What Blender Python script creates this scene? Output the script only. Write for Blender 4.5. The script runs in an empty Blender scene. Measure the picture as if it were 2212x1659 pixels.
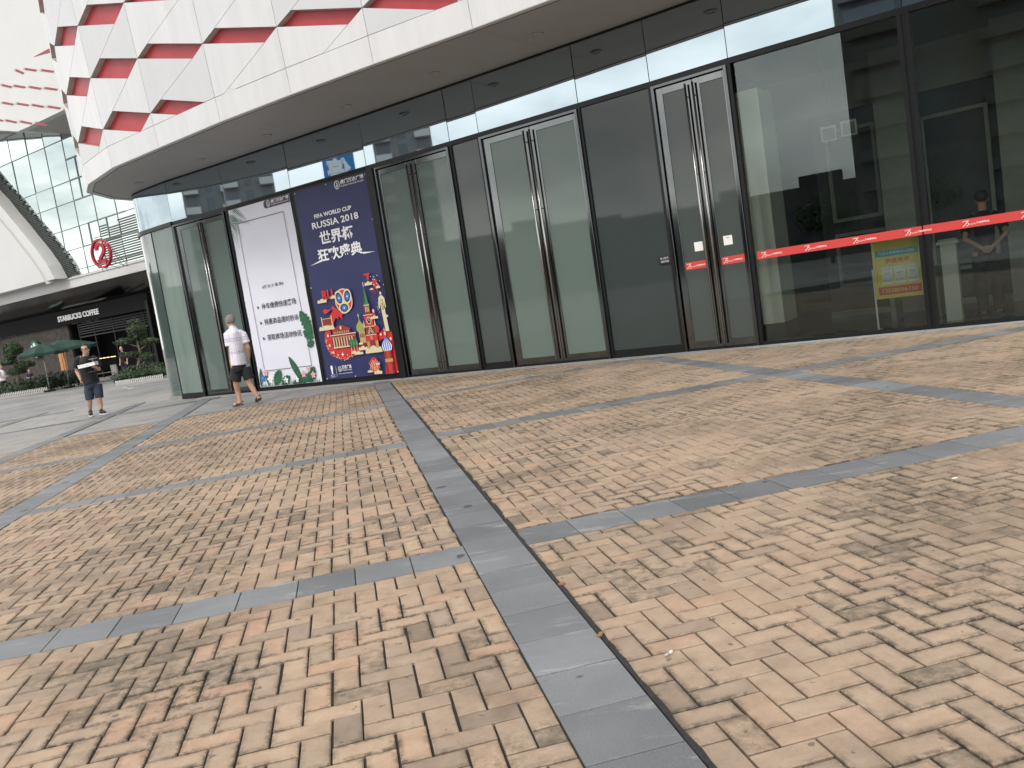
import bpy, bmesh, math, random
import numpy as np
from mathutils import Vector, Matrix
random.seed(7); RN = np.random.RandomState(5)
R = math.radians
scene = bpy.context.scene
COL = scene.collection

# ---------------------------------------------------------------- camera
CAMH = 1.3412
PITCH, ROLL = 0.1046, 0.1528
cd = bpy.data.cameras.new("camera"); cam = bpy.data.objects.new("camera", cd); COL.objects.link(cam)
c_, s_ = math.cos(PITCH), math.sin(PITCH)
fwd = Vector((0, c_, -s_)); up0 = Vector((0, s_, c_)); rt0 = Vector((1, 0, 0))
rt = rt0*math.cos(ROLL) - up0*math.sin(ROLL); upv = rt0*math.sin(ROLL) + up0*math.cos(ROLL)
m = Matrix((rt, upv, -fwd)).transposed().to_4x4(); m.translation = (0, 0, CAMH); cam.matrix_world = m
cd.sensor_width = 36; cd.lens = 1840.93/2212*36; cd.clip_end = 2000; cd.clip_start = 0.05
scene.camera = cam
def at(dx, dy, Y):
    """point at depth Y seen in direction (dx, dy) of the measured survey sheet (2212 x 1659)"""
    r = (dx-1106)*rt - (dy-829.5)*upv + 1840.93*fwd
    return Vector((0, 0, CAMH)) + r*(Y/r.y)

# ---------------------------------------------------------------- light
SUN_EL, SUN_AZ = 48, 205          # degrees; azimuth clockwise from +Y
w = bpy.data.worlds.new("World"); scene.world = w; w.use_nodes = True
nt = w.node_tree; N = nt.nodes; L = nt.links
bg = N['Background']; bg.inputs[1].default_value = 0.12
sky = N.new('ShaderNodeTexSky'); sky.sky_type = 'NISHITA'; sky.sun_disc = False
sky.sun_elevation = R(SUN_EL); sky.sun_rotation = R(SUN_AZ); sky.dust_density = 2.5; sky.air_density = 1.2
tc = N.new('ShaderNodeTexCoord'); mp = N.new('ShaderNodeMapping'); mp.inputs['Scale'].default_value = (1, 1, 2.6)
n1 = N.new('ShaderNodeTexNoise'); n1.inputs['Scale'].default_value = 2.1; n1.inputs['Detail'].default_value = 9; n1.inputs['Roughness'].default_value = 0.58
L.new(tc.outputs['Generated'], mp.inputs[0]); L.new(mp.outputs[0], n1.inputs['Vector'])
cr = N.new('ShaderNodeValToRGB'); cr.color_ramp.elements[0].position = 0.30; cr.color_ramp.elements[1].position = 0.52
L.new(n1.outputs[0], cr.inputs[0])
n2 = N.new('ShaderNodeTexNoise'); n2.inputs['Scale'].default_value = 4.2; n2.inputs['Detail'].default_value = 6
L.new(mp.outputs[0], n2.inputs['Vector'])
cr2 = N.new('ShaderNodeValToRGB'); cr2.color_ramp.elements[0].position = 0.3; cr2.color_ramp.elements[1].position = 0.75
cr2.color_ramp.elements[0].color = (9.5, 9.7, 9.9, 1); cr2.color_ramp.elements[1].color = (18.5, 18.0, 17.0, 1)
L.new(n2.outputs[0], cr2.inputs[0])
mx = N.new('ShaderNodeMix'); mx.data_type = 'RGBA'
L.new(cr.outputs[0], mx.inputs[0]); L.new(sky.outputs[0], mx.inputs[6]); L.new(cr2.outputs[0], mx.inputs[7]); L.new(mx.outputs[2], bg.inputs[0])
sd = bpy.data.lights.new("sun", 'SUN'); so = bpy.data.objects.new("sun", sd); COL.objects.link(so)
sd.energy = 1.0; sd.angle = R(14); sd.color = (1, 0.95, 0.88)
dirv = Vector((math.sin(R(SUN_AZ))*math.cos(R(SUN_EL)), math.cos(R(SUN_AZ))*math.cos(R(SUN_EL)), math.sin(R(SUN_EL))))
so.rotation_euler = dirv.to_track_quat('Z', 'Y').to_euler()
scene.view_settings.view_transform = 'Standard'; scene.view_settings.look = 'None'
scene.view_settings.exposure = 0.30; scene.view_settings.gamma = 1
try:
    scene.cycles.max_bounces = 8; scene.cycles.transparent_max_bounces = 12; scene.cycles.sample_clamp_indirect = 6
except Exception: pass

# ---------------------------------------------------------------- materials
MAT = {}
def mat(name, col=(.5,.5,.5), rough=.6, metal=0, spec=.5, var=0, vscale=8, bump=0, bscale=40, coat=0, emit=None, es=1, cior=1.5, alpha=None, streak=None, bands=None, vdetail=6):
    if name in MAT: return MAT[name]
    M = bpy.data.materials.new(name); M.use_nodes = True; n = M.node_tree.nodes; l = M.node_tree.links
    b = n['Principled BSDF']; b.inputs['Base Color'].default_value = (*col, 1); b.inputs['Roughness'].default_value = rough
    b.inputs['Metallic'].default_value = metal; b.inputs['Specular IOR Level'].default_value = spec
    if coat: b.inputs['Coat Weight'].default_value = coat; b.inputs['Coat Roughness'].default_value = .03; b.inputs['Coat IOR'].default_value = cior
    if emit: b.inputs['Emission Color'].default_value = (*emit, 1); b.inputs['Emission Strength'].default_value = es
    t = n.new('ShaderNodeTexCoord')
    if var or streak:
        z = n.new('ShaderNodeTexNoise'); z.inputs['Scale'].default_value = vscale; z.inputs['Detail'].default_value = vdetail; z.inputs['Roughness'].default_value = .65
        if streak:
            mpn = n.new('ShaderNodeMapping'); mpn.inputs['Scale'].default_value = streak; l.new(t.outputs['Object'], mpn.inputs[0]); l.new(mpn.outputs[0], z.inputs['Vector'])
        else: l.new(t.outputs['Object'], z.inputs['Vector'])
        r = n.new('ShaderNodeValToRGB'); v = var or .2
        r.color_ramp.elements[0].position = .3; r.color_ramp.elements[1].position = .7
        r.color_ramp.elements[0].color = (*[x*(1-v) for x in col], 1); r.color_ramp.elements[1].color = (*[min(1, x*(1+v)) for x in col], 1)
        l.new(z.outputs[0], r.inputs[0]); l.new(r.outputs[0], b.inputs['Base Color'])
    if bump:
        z2 = n.new('ShaderNodeTexNoise'); z2.inputs['Scale'].default_value = bscale; z2.inputs['Detail'].default_value = 4; l.new(t.outputs['Object'], z2.inputs['Vector'])
        bp = n.new('ShaderNodeBump'); bp.inputs['Strength'].default_value = bump; bp.inputs['Distance'].default_value = .01
        l.new(z2.outputs[0], bp.inputs['Height']); l.new(bp.outputs[0], b.inputs['Normal'])
    MAT[name] = M; return M
def sheetmat(name, tint, refl, rough=.0, ior=1.5):
    """clear tinted glass: transparent + mirror mixed by fresnel"""
    M = bpy.data.materials.new(name); M.use_nodes = True; n = M.node_tree.nodes; l = M.node_tree.links
    n.remove(n['Principled BSDF']); o = n['Material Output']
    tr = n.new('ShaderNodeBsdfTransparent'); tr.inputs[0].default_value = (*tint, 1)
    gl = n.new('ShaderNodeBsdfGlossy'); gl.inputs['Roughness'].default_value = rough; gl.inputs[0].default_value = (*refl, 1)
    fr = n.new('ShaderNodeFresnel'); fr.inputs[0].default_value = ior
    mxx = n.new('ShaderNodeMixShader'); l.new(fr.outputs[0], mxx.inputs[0]); l.new(tr.outputs[0], mxx.inputs[1]); l.new(gl.outputs[0], mxx.inputs[2]); l.new(mxx.outputs[0], o.inputs[0])
    MAT[name] = M; return M

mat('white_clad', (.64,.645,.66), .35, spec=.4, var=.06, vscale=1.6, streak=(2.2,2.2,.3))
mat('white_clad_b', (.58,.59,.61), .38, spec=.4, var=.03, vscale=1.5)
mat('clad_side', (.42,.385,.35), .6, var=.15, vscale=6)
mat('gap', (.12,.12,.12), .9)
mat('red_panel', (.42,.04,.05), .45, var=.10, vscale=3)
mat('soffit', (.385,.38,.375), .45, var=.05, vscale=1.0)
mat('trim_dark', (.010,.011,.013), .3, spec=.3)
mat('steel', (.16,.17,.17), .09, metal=1, var=.12, vscale=3, bump=.03, bscale=3)
mat('steel_dark', (.11,.115,.12), .09, metal=1, var=.12, vscale=3)
mat('handle_steel', (.42,.41,.39), .22, metal=1)
mat('mirror_glass', (.36,.43,.47), .015, metal=1, bump=.012, bscale=.7)
mat('curtain_glass', (.58,.65,.62), .02, metal=1, bump=.02, bscale=.6)
mat('curtain_glass_dark', (.14,.17,.17), .02, metal=1, bump=.02, bscale=.6)
mat('frosted_glass', (.10,.145,.128), .6, coat=1, cior=1.52)
mat('frosted_glass_grey', (.017,.029,.028), .55, coat=1, cior=1.4, var=.12, vscale=.8)
mat('frosted_glass_mid', (.042,.056,.053), .5, coat=1, cior=1.45)
mat('corner_glass', (.045,.078,.068), .12, coat=1, cior=1.9, streak=(3,3,.25), var=.25, vscale=2)  # vertical streaks stand in for reflections in the curved glass
mat('corner_film', (.15,.21,.185), .5, coat=.7, cior=1.5, streak=(1.2,1.2,.15), var=.22, vscale=2)  # soft vertical light streaks painted into the pane's colour
sheetmat('window_glass', (.90,.94,.92), (.88,.98,1), 0, 1.56)
mat('concrete', (.27,.27,.26), .8, var=.2, vscale=5)
mat('black', (.012,.012,.013), .4)
mat('white_print', (.78,.79,.83), .6)
mat('ink', (.05,.05,.06), .6)
mat('paper', (.85,.85,.83), .7)
mat('skin', (.46,.27,.18), .55, var=.08, vscale=12)
mat('skin_light', (.52,.32,.23), .55, var=.08, vscale=12)
mat('denim', (.026,.034,.062), .8, var=.5, vscale=14)
mat('black_cloth', (.012,.012,.014), .85, var=.2, vscale=9)
mat('white_cloth', (.72,.70,.80), .8, var=.05, vscale=6)
mat('leaf_dark', (.020,.040,.016), .55, var=.5, vscale=2.5)
mat('leaf_light', (.045,.085,.025), .55, var=.5, vscale=2.5)
mat('bark', (.16,.13,.10), .9, var=.3, vscale=12)

# ---------------------------------------------------------------- mesh helpers
class MB:
    def __init__(s): s.v = []; s.f = []; s.m = []
    def add(s, vs, fs, mi=0):
        k = len(s.v); s.v += [tuple(v) for v in vs]; s.f += [tuple(i+k for i in f) for f in fs]; s.m += [mi]*len(fs)
    def hexa(s, p, mi=0):   # 8 points, bottom ring then top ring
        s.add(p, [(0,3,2,1),(4,5,6,7),(0,1,5,4),(1,2,6,5),(2,3,7,6),(3,0,4,7)], mi)
    def box(s, a, b, mi=0, fr=None):
        x0,y0,z0 = a; x1,y1,z1 = b
        p = [(x0,y0,z0),(x1,y0,z0),(x1,y1,z0),(x0,y1,z0),(x0,y0,z1),(x1,y0,z1),(x1,y1,z1),(x0,y1,z1)]
        if fr: p = [fr(*q) for q in p]
        s.hexa(p, mi)
    def prism(s, pts, vec, mi=0, ms=None):
        n = len(pts); v = Vector(vec); P = [Vector(p) for p in pts]; k = len(s.v)
        s.v += [tuple(p) for p in P] + [tuple(p+v) for p in P]
        s.f += [tuple(range(k, k+n)), tuple(range(k+2*n-1, k+n-1, -1))]; s.m += [mi, mi]
        for i in range(n):
            j = (i+1) % n; s.f.append((k+j, k+i, k+n+i, k+n+j)); s.m.append(ms if ms is not None else mi)
    def face(s, pts, mi=0): s.add(pts, [tuple(range(len(pts)))], mi)
    def tube(s, pts, rad, seg=8, mi=0, cap=True):
        pts = [Vector(p) for p in pts]; n = len(pts)
        if not hasattr(rad, '__len__'): rad = [rad]*n
        k = len(s.v); prev = None
        for i, p in enumerate(pts):
            d = (pts[min(i+1, n-1)]-pts[max(i-1, 0)]).normalized()
            a = Vector((0,0,1)) if abs(d.z) < .9 else Vector((1,0,0))
            if prev is None: x = d.cross(a).normalized()
            else:
                x = (prev - d*prev.dot(d)); x = x.normalized() if x.length > 1e-6 else d.cross(a).normalized()
            prev = x; y = d.cross(x)
            for j in range(seg):
                t = 2*math.pi*j/seg; r = rad[i]; rx, ry = (r if hasattr(r, '__len__') else (r, r))
                s.v.append(tuple(p + x*(math.cos(t)*rx) + y*(math.sin(t)*ry)))
        for i in range(n-1):
            for j in range(seg):
                a = k+i*seg+j; b = k+i*seg+(j+1) % seg; s.f.append((a, b, b+seg, a+seg)); s.m.append(mi)
        if cap: s.f.append(tuple(k+j for j in range(seg-1, -1, -1))); s.f.append(tuple(k+(n-1)*seg+j for j in range(seg))); s.m += [mi, mi]
    def ell(s, c, r, seg=12, rings=8, mi=0, rot=None):
        c = Vector(c); k = len(s.v)
        for i in range(rings+1):
            ph = math.pi*i/rings
            for j in range(seg):
                t = 2*math.pi*j/seg; v = Vector((math.sin(ph)*math.cos(t)*r[0], math.sin(ph)*math.sin(t)*r[1], math.cos(ph)*r[2]))
                if rot: v = rot @ v
                s.v.append(tuple(c+v))
        for i in range(rings):
            for j in range(seg):
                a = k+i*seg+j; b = k+i*seg+(j+1) % seg; s.f.append((a, a+seg, b+seg, b)); s.m.append(mi)
    def mesh(s, name, mats, smooth=False):
        me = bpy.data.meshes.new(name); me.from_pydata(s.v, [], s.f); 
        for q in (mats if isinstance(mats, (list, tuple)) else [mats]): me.materials.append(MAT[q] if isinstance(q, str) else q)
        me.polygons.foreach_set('material_index', s.m)
        me.polygons.foreach_set('use_smooth', [smooth]*len(me.polygons)); me.update(); return me
    def build(s, name, mats, parent=None, smooth=False):
        o = bpy.data.objects.new(name, s.mesh(name, mats, smooth)); COL.objects.link(o)
        if parent: o.parent = parent
        return o
def fixn(o):
    bm = bmesh.new(); bm.from_mesh(o.data); bmesh.ops.recalc_face_normals(bm, faces=bm.faces); bm.to_mesh(o.data); bm.free(); return o
def bevel(o, wd=.005, seg=2):
    md = o.modifiers.new('b', 'BEVEL'); md.width = wd; md.segments = seg; md.limit_method = 'ANGLE'; return o
def tag(o, label=None, cat=None, group=None, kind=None):
    if label: o['label'] = label
    if cat: o['category'] = cat
    if group: o['group'] = group
    if kind: o['kind'] = kind
    return o
def thing(name, label, cat, loc=(0,0,0), group=None):
    o = bpy.data.objects.new(name, None); COL.objects.link(o); o.location = loc; o.empty_display_size = .2
    return tag(o, label, cat, group)
def adopt(root, objs):      # children were modelled in world space: keep them there
    bpy.context.view_layer.update()
    for o in objs: o.parent = root; o.matrix_parent_inverse = Matrix.Translation(-Vector(root.location))
def sub(o, root):
    o.parent = root; return o
def text_mb(mb, s, fr, x0, y0, width=None, height=None, mi=0, off=0.002, bold=0, ext=0, font_h=1.0):
    """lay a string as real mesh on a frame function fr(x, y, o)"""
    cu = bpy.data.curves.new('t', 'FONT'); cu.body = s; cu.size = 1; cu.offset = bold; cu.resolution_u = 3; cu.extrude = ext
    o = bpy.data.objects.new('t', cu); COL.objects.link(o)
    dg = bpy.context.evaluated_depsgraph_get(); me = bpy.data.meshes.new_from_object(o.evaluated_get(dg))
    P = [v.co.copy() for v in me.vertices]
    if P:
        xa = min(p.x for p in P); xb = max(p.x for p in P); ya = min(p.y for p in P); yb = max(p.y for p in P)
        sx = (width/(xb-xa)) if width else None; sy = (height/(yb-ya)) if height else None
        if sx is None: sx = sy
        if sy is None: sy = sx
        mb.add([fr(x0+(p.x-xa)*sx, y0+(p.y-ya)*sy, off+(p.z+ext if ext else 0)) for p in P], [tuple(f.vertices) for f in me.polygons], mi)
    bpy.data.objects.remove(o); bpy.data.curves.remove(cu); bpy.data.meshes.remove(me)

# ---------------------------------------------------------------- ground
GA = R(10.7); gu = Vector((math.cos(GA), math.sin(GA), 0)); gv = Vector((-math.sin(GA), math.cos(GA), 0))
def G(u, v, z=0): return gu*u + gv*v + Vector((0,0,z))
WALL = [(-7.41,20.70),(-5.775,19.64),(-4,18.42),(-2.18,17.15),(-.45,15.93),(.09,15.54),(1.765,14.33),(2.816,13.57),(3.83,12.80),(5.77,11.48),(7.7,10.2),(9.6,8.87),(11.5,7.55),(13.4,6.2),(15.3,4.85),(17.2,3.5)]
WT = (Vector((*WALL[9],0))-Vector((*WALL[0],0))).normalized(); WN = Vector((WT.y, -WT.x, 0))   # outward
def behind(p): # signed distance in front of the wall line
    return (Vector(p)-Vector((*WALL[0],0))).dot(WN)
def ground_mat(name, kind):
    M = bpy.data.materials.new(name); M.use_nodes = True; n = M.node_tree.nodes; l = M.node_tree.links; b = n['Principled BSDF']
    t = n.new('ShaderNodeTexCoord'); g = n.new('ShaderNodeNewGeometry')
    def noise(sc, det=5, rough=.6, vec=None):
        z = n.new('ShaderNodeTexNoise'); z.inputs['Scale'].default_value = sc; z.inputs['Detail'].default_value = det; z.inputs['Roughness'].default_value = rough
        l.new(vec or t.outputs['Object'], z.inputs['Vector']); return z.outputs[0]
    def ramp(src, p0, p1, c0=(0,0,0), c1=(1,1,1)):
        r = n.new('ShaderNodeValToRGB'); e = r.color_ramp.elements; e[0].position = p0; e[1].position = p1; e[0].color = (*c0,1); e[1].color = (*c1,1); l.new(src, r.inputs[0]); return r.outputs[0]
    def mix(f, a, bb, mode='MIX'):
        x = n.new('ShaderNodeMix'); x.data_type = 'RGBA'; x.blend_type = mode
        for s_in, k in ((f,0),(a,6),(bb,7)):
            if hasattr(s_in, 'is_output'): l.new(s_in, x.inputs[k])
            elif k == 0: x.inputs[0].default_value = s_in
            else: x.inputs[k].default_value = (*s_in, 1)
        return x.outputs[2]
    def mth(op, a, bb=0):
        x = n.new('ShaderNodeMath'); x.operation = op
        for s_in, k in ((a,0),(bb,1)):
            if hasattr(s_in, 'is_output'): l.new(s_in, x.inputs[k])
            else: x.inputs[k].default_value = s_in
        return x.outputs[0]
    at_ = n.new('ShaderNodeAttribute'); at_.attribute_name = 'rnd'; rnd = at_.outputs['Fac']
    at2 = n.new('ShaderNodeAttribute'); at2.attribute_name = 'rnd2'; rnd2 = at2.outputs['Fac']
    ate = n.new('ShaderNodeAttribute'); ate.attribute_name = 'edge'; edge = ate.outputs['Fac']
    bump_src = None
    if kind == 'brick':
        r = n.new('ShaderNodeValToRGB'); cr_ = r.color_ramp; cr_.elements[0].position = 0; cr_.elements[0].color = (.20,.155,.118,1); cr_.elements[1].position = 1; cr_.elements[1].color = (.375,.285,.20,1)
        for pos, c in ((.05,(.27,.21,.158)),(.2,(.325,.25,.182)),(.5,(.35,.268,.192)),(.8,(.37,.275,.192)),(.93,(.375,.25,.175))):
            e = cr_.elements.new(pos); e.color = (*c, 1)
        l.new(rnd, r.inputs[0]); c = r.outputs[0]
        # greyer to the right, pinker to the left: two firings of brick mixed by a broad noise
        sep = n.new('ShaderNodeSeparateXYZ'); l.new(t.outputs['Object'], sep.inputs[0])
        side = ramp(mth('ADD', mth('MULTIPLY', sep.outputs[0], .35), mth('MULTIPLY', noise(.5, 3), .6)), .15, .75)
        c = mix(mth('MULTIPLY', side, .62), c, (.345,.275,.205))
        c = mix(mth('MULTIPLY', side, .8), c, mix(noise(.9, 3), (.86,.86,.87), (1.06,1.03,.99)), 'MULTIPLY')
        c = mix(1.0, c, (1.08,1.065,1.065), 'MULTIPLY')
        # mottling within bricks
        c = mix(.75, c, ramp(noise(9, 6, .7), .28, .72, (.70,.68,.66), (1.14,1.14,1.14)), 'MULTIPLY')
        c = mix(.6, c, ramp(noise(120, 3, .7), .3, .7, (.86,.86,.86), (1.08,1.08,1.08)), 'MULTIPLY')
        # big dirt blotches, mould near joints
        big = ramp(noise(.62, 4, .62), .44, .60)
        mid = ramp(noise(3.4, 6, .72), .42, .60)
        st = mth('MULTIPLY', mth('MULTIPLY', big, .9), mth('ADD', .25, mth('MULTIPLY', mid, .75)))
        c = mix(mth('MULTIPLY', st, .66), c, (.115,.088,.066))
        mo = mth('MULTIPLY', ramp(noise(.75, 3, .6), .52, .62), ramp(noise(16, 6, .75), .46, .62)); c = mix(mth('MULTIPLY', mo, .75), c, (.045,.043,.034))
        em = mth('MULTIPLY', edge, ramp(noise(1.1, 6, .72), .44, .58)); em2 = mth('MULTIPLY', em, ramp(noise(28, 4, .7), .36, .56))
        c = mix(mth('MULTIPLY', em2, .85), c, (.032,.030,.023))
        # single soiled bricks
        sb = ramp(rnd2, .90, .95); sbn = mth('MULTIPLY', sb, ramp(noise(13, 5, .7), .38, .62))
        c = mix(mth('MULTIPLY', sbn, .7), c, (.07,.066,.05))
        spots = ramp(noise(17, 2, .5), .70, .72)
        c = mix(mth('MULTIPLY', spots, .6), c, (.05,.045,.04))
        l.new(c, b.inputs['Base Color']); b.inputs['Roughness'].default_value = .78; b.inputs['Specular IOR Level'].default_value = .35
        bsrc = noise(160, 4, .7); bs = .25
    elif kind in ('band', 'plaza'):
        r = n.new('ShaderNodeValToRGB'); cr_ = r.color_ramp; cr_.elements[0].color = (.128,.133,.143,1); cr_.elements[1].color = (.19,.197,.21,1)
        if kind == 'plaza':
            mpp = n.new('ShaderNodeMapping'); mpp.inputs['Rotation'].default_value = (0,0,-GA); l.new(t.outputs['Object'], mpp.inputs[0])
            br = n.new('ShaderNodeTexBrick'); br.inputs['Scale'].default_value = 1; br.inputs['Brick Width'].default_value = .62; br.inputs['Row Height'].default_value = .31
            br.inputs['Mortar Size'].default_value = .004; br.inputs['Color1'].default_value = (.145,.147,.15,1); br.inputs['Color2'].default_value = (.205,.206,.21,1); br.inputs['Mortar'].default_value = (.05,.05,.05,1)
            l.new(mpp.outputs[0], br.inputs['Vector']); c = br.outputs[0]
            sp = n.new('ShaderNodeSeparateXYZ'); l.new(mpp.outputs[0], sp.inputs[0])
            # paler and pinkish fields farther out
            c = mix(mth('MULTIPLY', ramp(noise(.16, 3, .5), .45, .6), .55), c, (.36,.33,.31))
            c = mix(mth('MULTIPLY', ramp(noise(.35, 4, .6), .48, .62), .35), c, (.33,.335,.345))
        else:
            l.new(rnd, r.inputs[0]); c = r.outputs[0]
        c = mix(.7, c, ramp(noise(220, 2, .8), .35, .68, (.72,.72,.72), (1.25,1.25,1.25)), 'MULTIPLY')
        c = mix(.6, c, ramp(noise(1.6, 6, .6), .36, .64, (.76,.76,.75), (1.16,1.16,1.15)), 'MULTIPLY')
        # rubbed pale scuffs and dark gum spots
        wv = n.new('ShaderNodeMapping'); wv.inputs['Scale'].default_value = (1, 5, 1); wv.inputs['Rotation'].default_value = (0,0,-.2); l.new(t.outputs['Object'], wv.inputs[0])
        sc = ramp(noise(2.2, 8, .74, wv.outputs[0]), .56, .68); c = mix(mth('MULTIPLY', sc, .5), c, (.42,.42,.40))
        gs = ramp(noise(5.5, 1, .3), .745, .76); c = mix(mth('MULTIPLY', gs, .8), c, (.04,.04,.045))
        l.new(c, b.inputs['Base Color']); b.inputs['Roughness'].default_value = .62; b.inputs['Specular IOR Level'].default_value = .4
        bsrc = noise(180, 3, .7); bs = .2
    bp = n.new('ShaderNodeBump'); bp.inputs['Strength'].default_value = bs; bp.inputs['Distance'].default_value = .003; l.new(bsrc, bp.inputs['Height']); l.new(bp.outputs[0], b.inputs['Normal'])
    MAT[name] = M; return M
ground_mat('brick_paver', 'brick'); ground_mat('granite_band', 'band'); ground_mat('granite_plaza', 'plaza')
mat('joint_dirt', (.030,.026,.020), .95, var=.4, vscale=30)
mat('dark_gap', (.018,.018,.018), .9, var=.5, vscale=40)

mb = MB(); mb.face([(-400,-300,-.016),(400,-300,-.016),(400,500,-.016),(-400,500,-.016)]); o = mb.build('ground', 'granite_plaza'); tag(o, kind='structure')

# bands
UB = [(-5.53,-5.25),(-3.46,-3.15),(.46,.765),(4.57,4.88),(8.67,8.98),(12.77,13.08)]
VBL = [(.24,.54),(4.33,4.64),(8.53,8.82),(12.52,12.86),(16.5,16.8)]
VBR = [(.3,.62),(4.40,4.72),(8.66,8.99),(12.86,13.14)]
def cells():
    out = []
    us = [-9.6]+[x for b in UB for x in b]+[17]
    for i in range(0, len(us), 2):
        u0, u1 = us[i], us[i+1]; V = VBL if u1 < .8 else VBR
        vs = [-4]+[x for b in V for x in b]
        if u1 > .8: vs.append(17)
        for j in range(0, len(vs)-1, 2):
            if j+1 < len(vs): out.append((u0+(.014 if .7 < u0 < .8 else 0), vs[j], u1, vs[j+1]))
    return out
BW = 0.1025
def bricks():
    V = []; F = []; r1 = []; r2 = []; ed = []
    k = 0; gp = .0040; bv = .004; dep = .014
    for (u0, v0, u1, v1) in cells():
        au, av = u0+.03*random.random(), v0+.03*random.random()
        ni = int((u1-u0)/BW)+3; nj = int((v1-v0)/BW)+3
        for i in range(-2, ni):
            for j in range(-2, nj):
                d = (i-j) % 4
                if d == 0: q = (au+i*BW, av+j*BW, au+(i+2)*BW, av+(j+1)*BW)
                elif d == 3: q = (au+i*BW, av+j*BW, au+(i+1)*BW, av+(j+2)*BW)
                else: continue
                a0, b0, a1, b1 = max(q[0], u0), max(q[1], v0), min(q[2], u1), min(q[3], v1)
                if a1-a0 < .02 or b1-b0 < .02: continue
                cx, cy = (a0+a1)/2, (b0+b1)/2; p = G(cx, cy)
                if behind(p) < .28 or p.y < .6 or p.x > 13 or p.x > p.y*1.2+3.5 or p.x < -p.y*1.1-3.5: continue
                if cx < -5.6 and cy > 15.2+ .3*math.sin(cx): continue
                jx, jy = random.gauss(0, .0009), random.gauss(0, .0009); hz = random.gauss(0, .0007); tx, ty = random.gauss(0, .005), random.gauss(0, .005)
                a0 += gp+jx; a1 -= gp-jx; b0 += gp+jy; b1 -= gp-jy
                if random.random() < .25: b1 -= random.random()*.003; a1 -= random.random()*.003
                for (g, z) in ((0, -dep), (0, -bv*.8), (bv, 0)):
                    for (x, y) in ((a0+g, b0+g), (a1-g, b0+g), (a1-g, b1-g), (a0+g, b1-g)):
                        zz = z if z == -dep else z+hz+(x-cx)*tx+(y-cy)*ty
                        V.append(tuple(G(x, y, zz)))
                ed += [1]*8+[.9]*4
                # inner ring so that soiling can cling to the brick's margin
                g = .022
                for (x, y) in ((a0+g, b0+g), (a1-g, b0+g), (a1-g, b1-g), (a0+g, b1-g)):
                    V.append(tuple(G(x, y, hz+(x-cx)*tx+(y-cy)*ty)))
                ed += [0]*4
                for rr in range(3):
                    for e in range(4):
                        e2 = (e+1) % 4; F.append((k+rr*4+e, k+rr*4+e2, k+rr*4+4+e2, k+rr*4+4+e))
                F.append((k+12, k+13, k+14, k+15)); k += 16
                a, b = random.random(), random.random(); r1 += [a]*16; r2 += [b]*16
    me = bpy.data.meshes.new('brick_pavement'); me.from_pydata(V, [], F); me.materials.append(MAT['brick_paver'])
    for nm, dat in (('rnd', r1), ('rnd2', r2), ('edge', ed)):
        at_ = me.attributes.new(nm, 'FLOAT', 'POINT'); at_.data.foreach_set('value', dat)
    o = bpy.data.objects.new('brick_pavement', me); COL.objects.link(o); tag(o, kind='structure'); return len(r1)//16
print('bricks', bricks())
def joint_bed():
    mb = MB()
    for (u0, v0, u1, v1) in cells(): mb.face([G(u0-.002, v0-.002, -.007), G(u1+.002, v0-.002, -.007), G(u1+.002, v1+.002, -.007), G(u0-.002, v1+.002, -.007)])
    return mb
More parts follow.
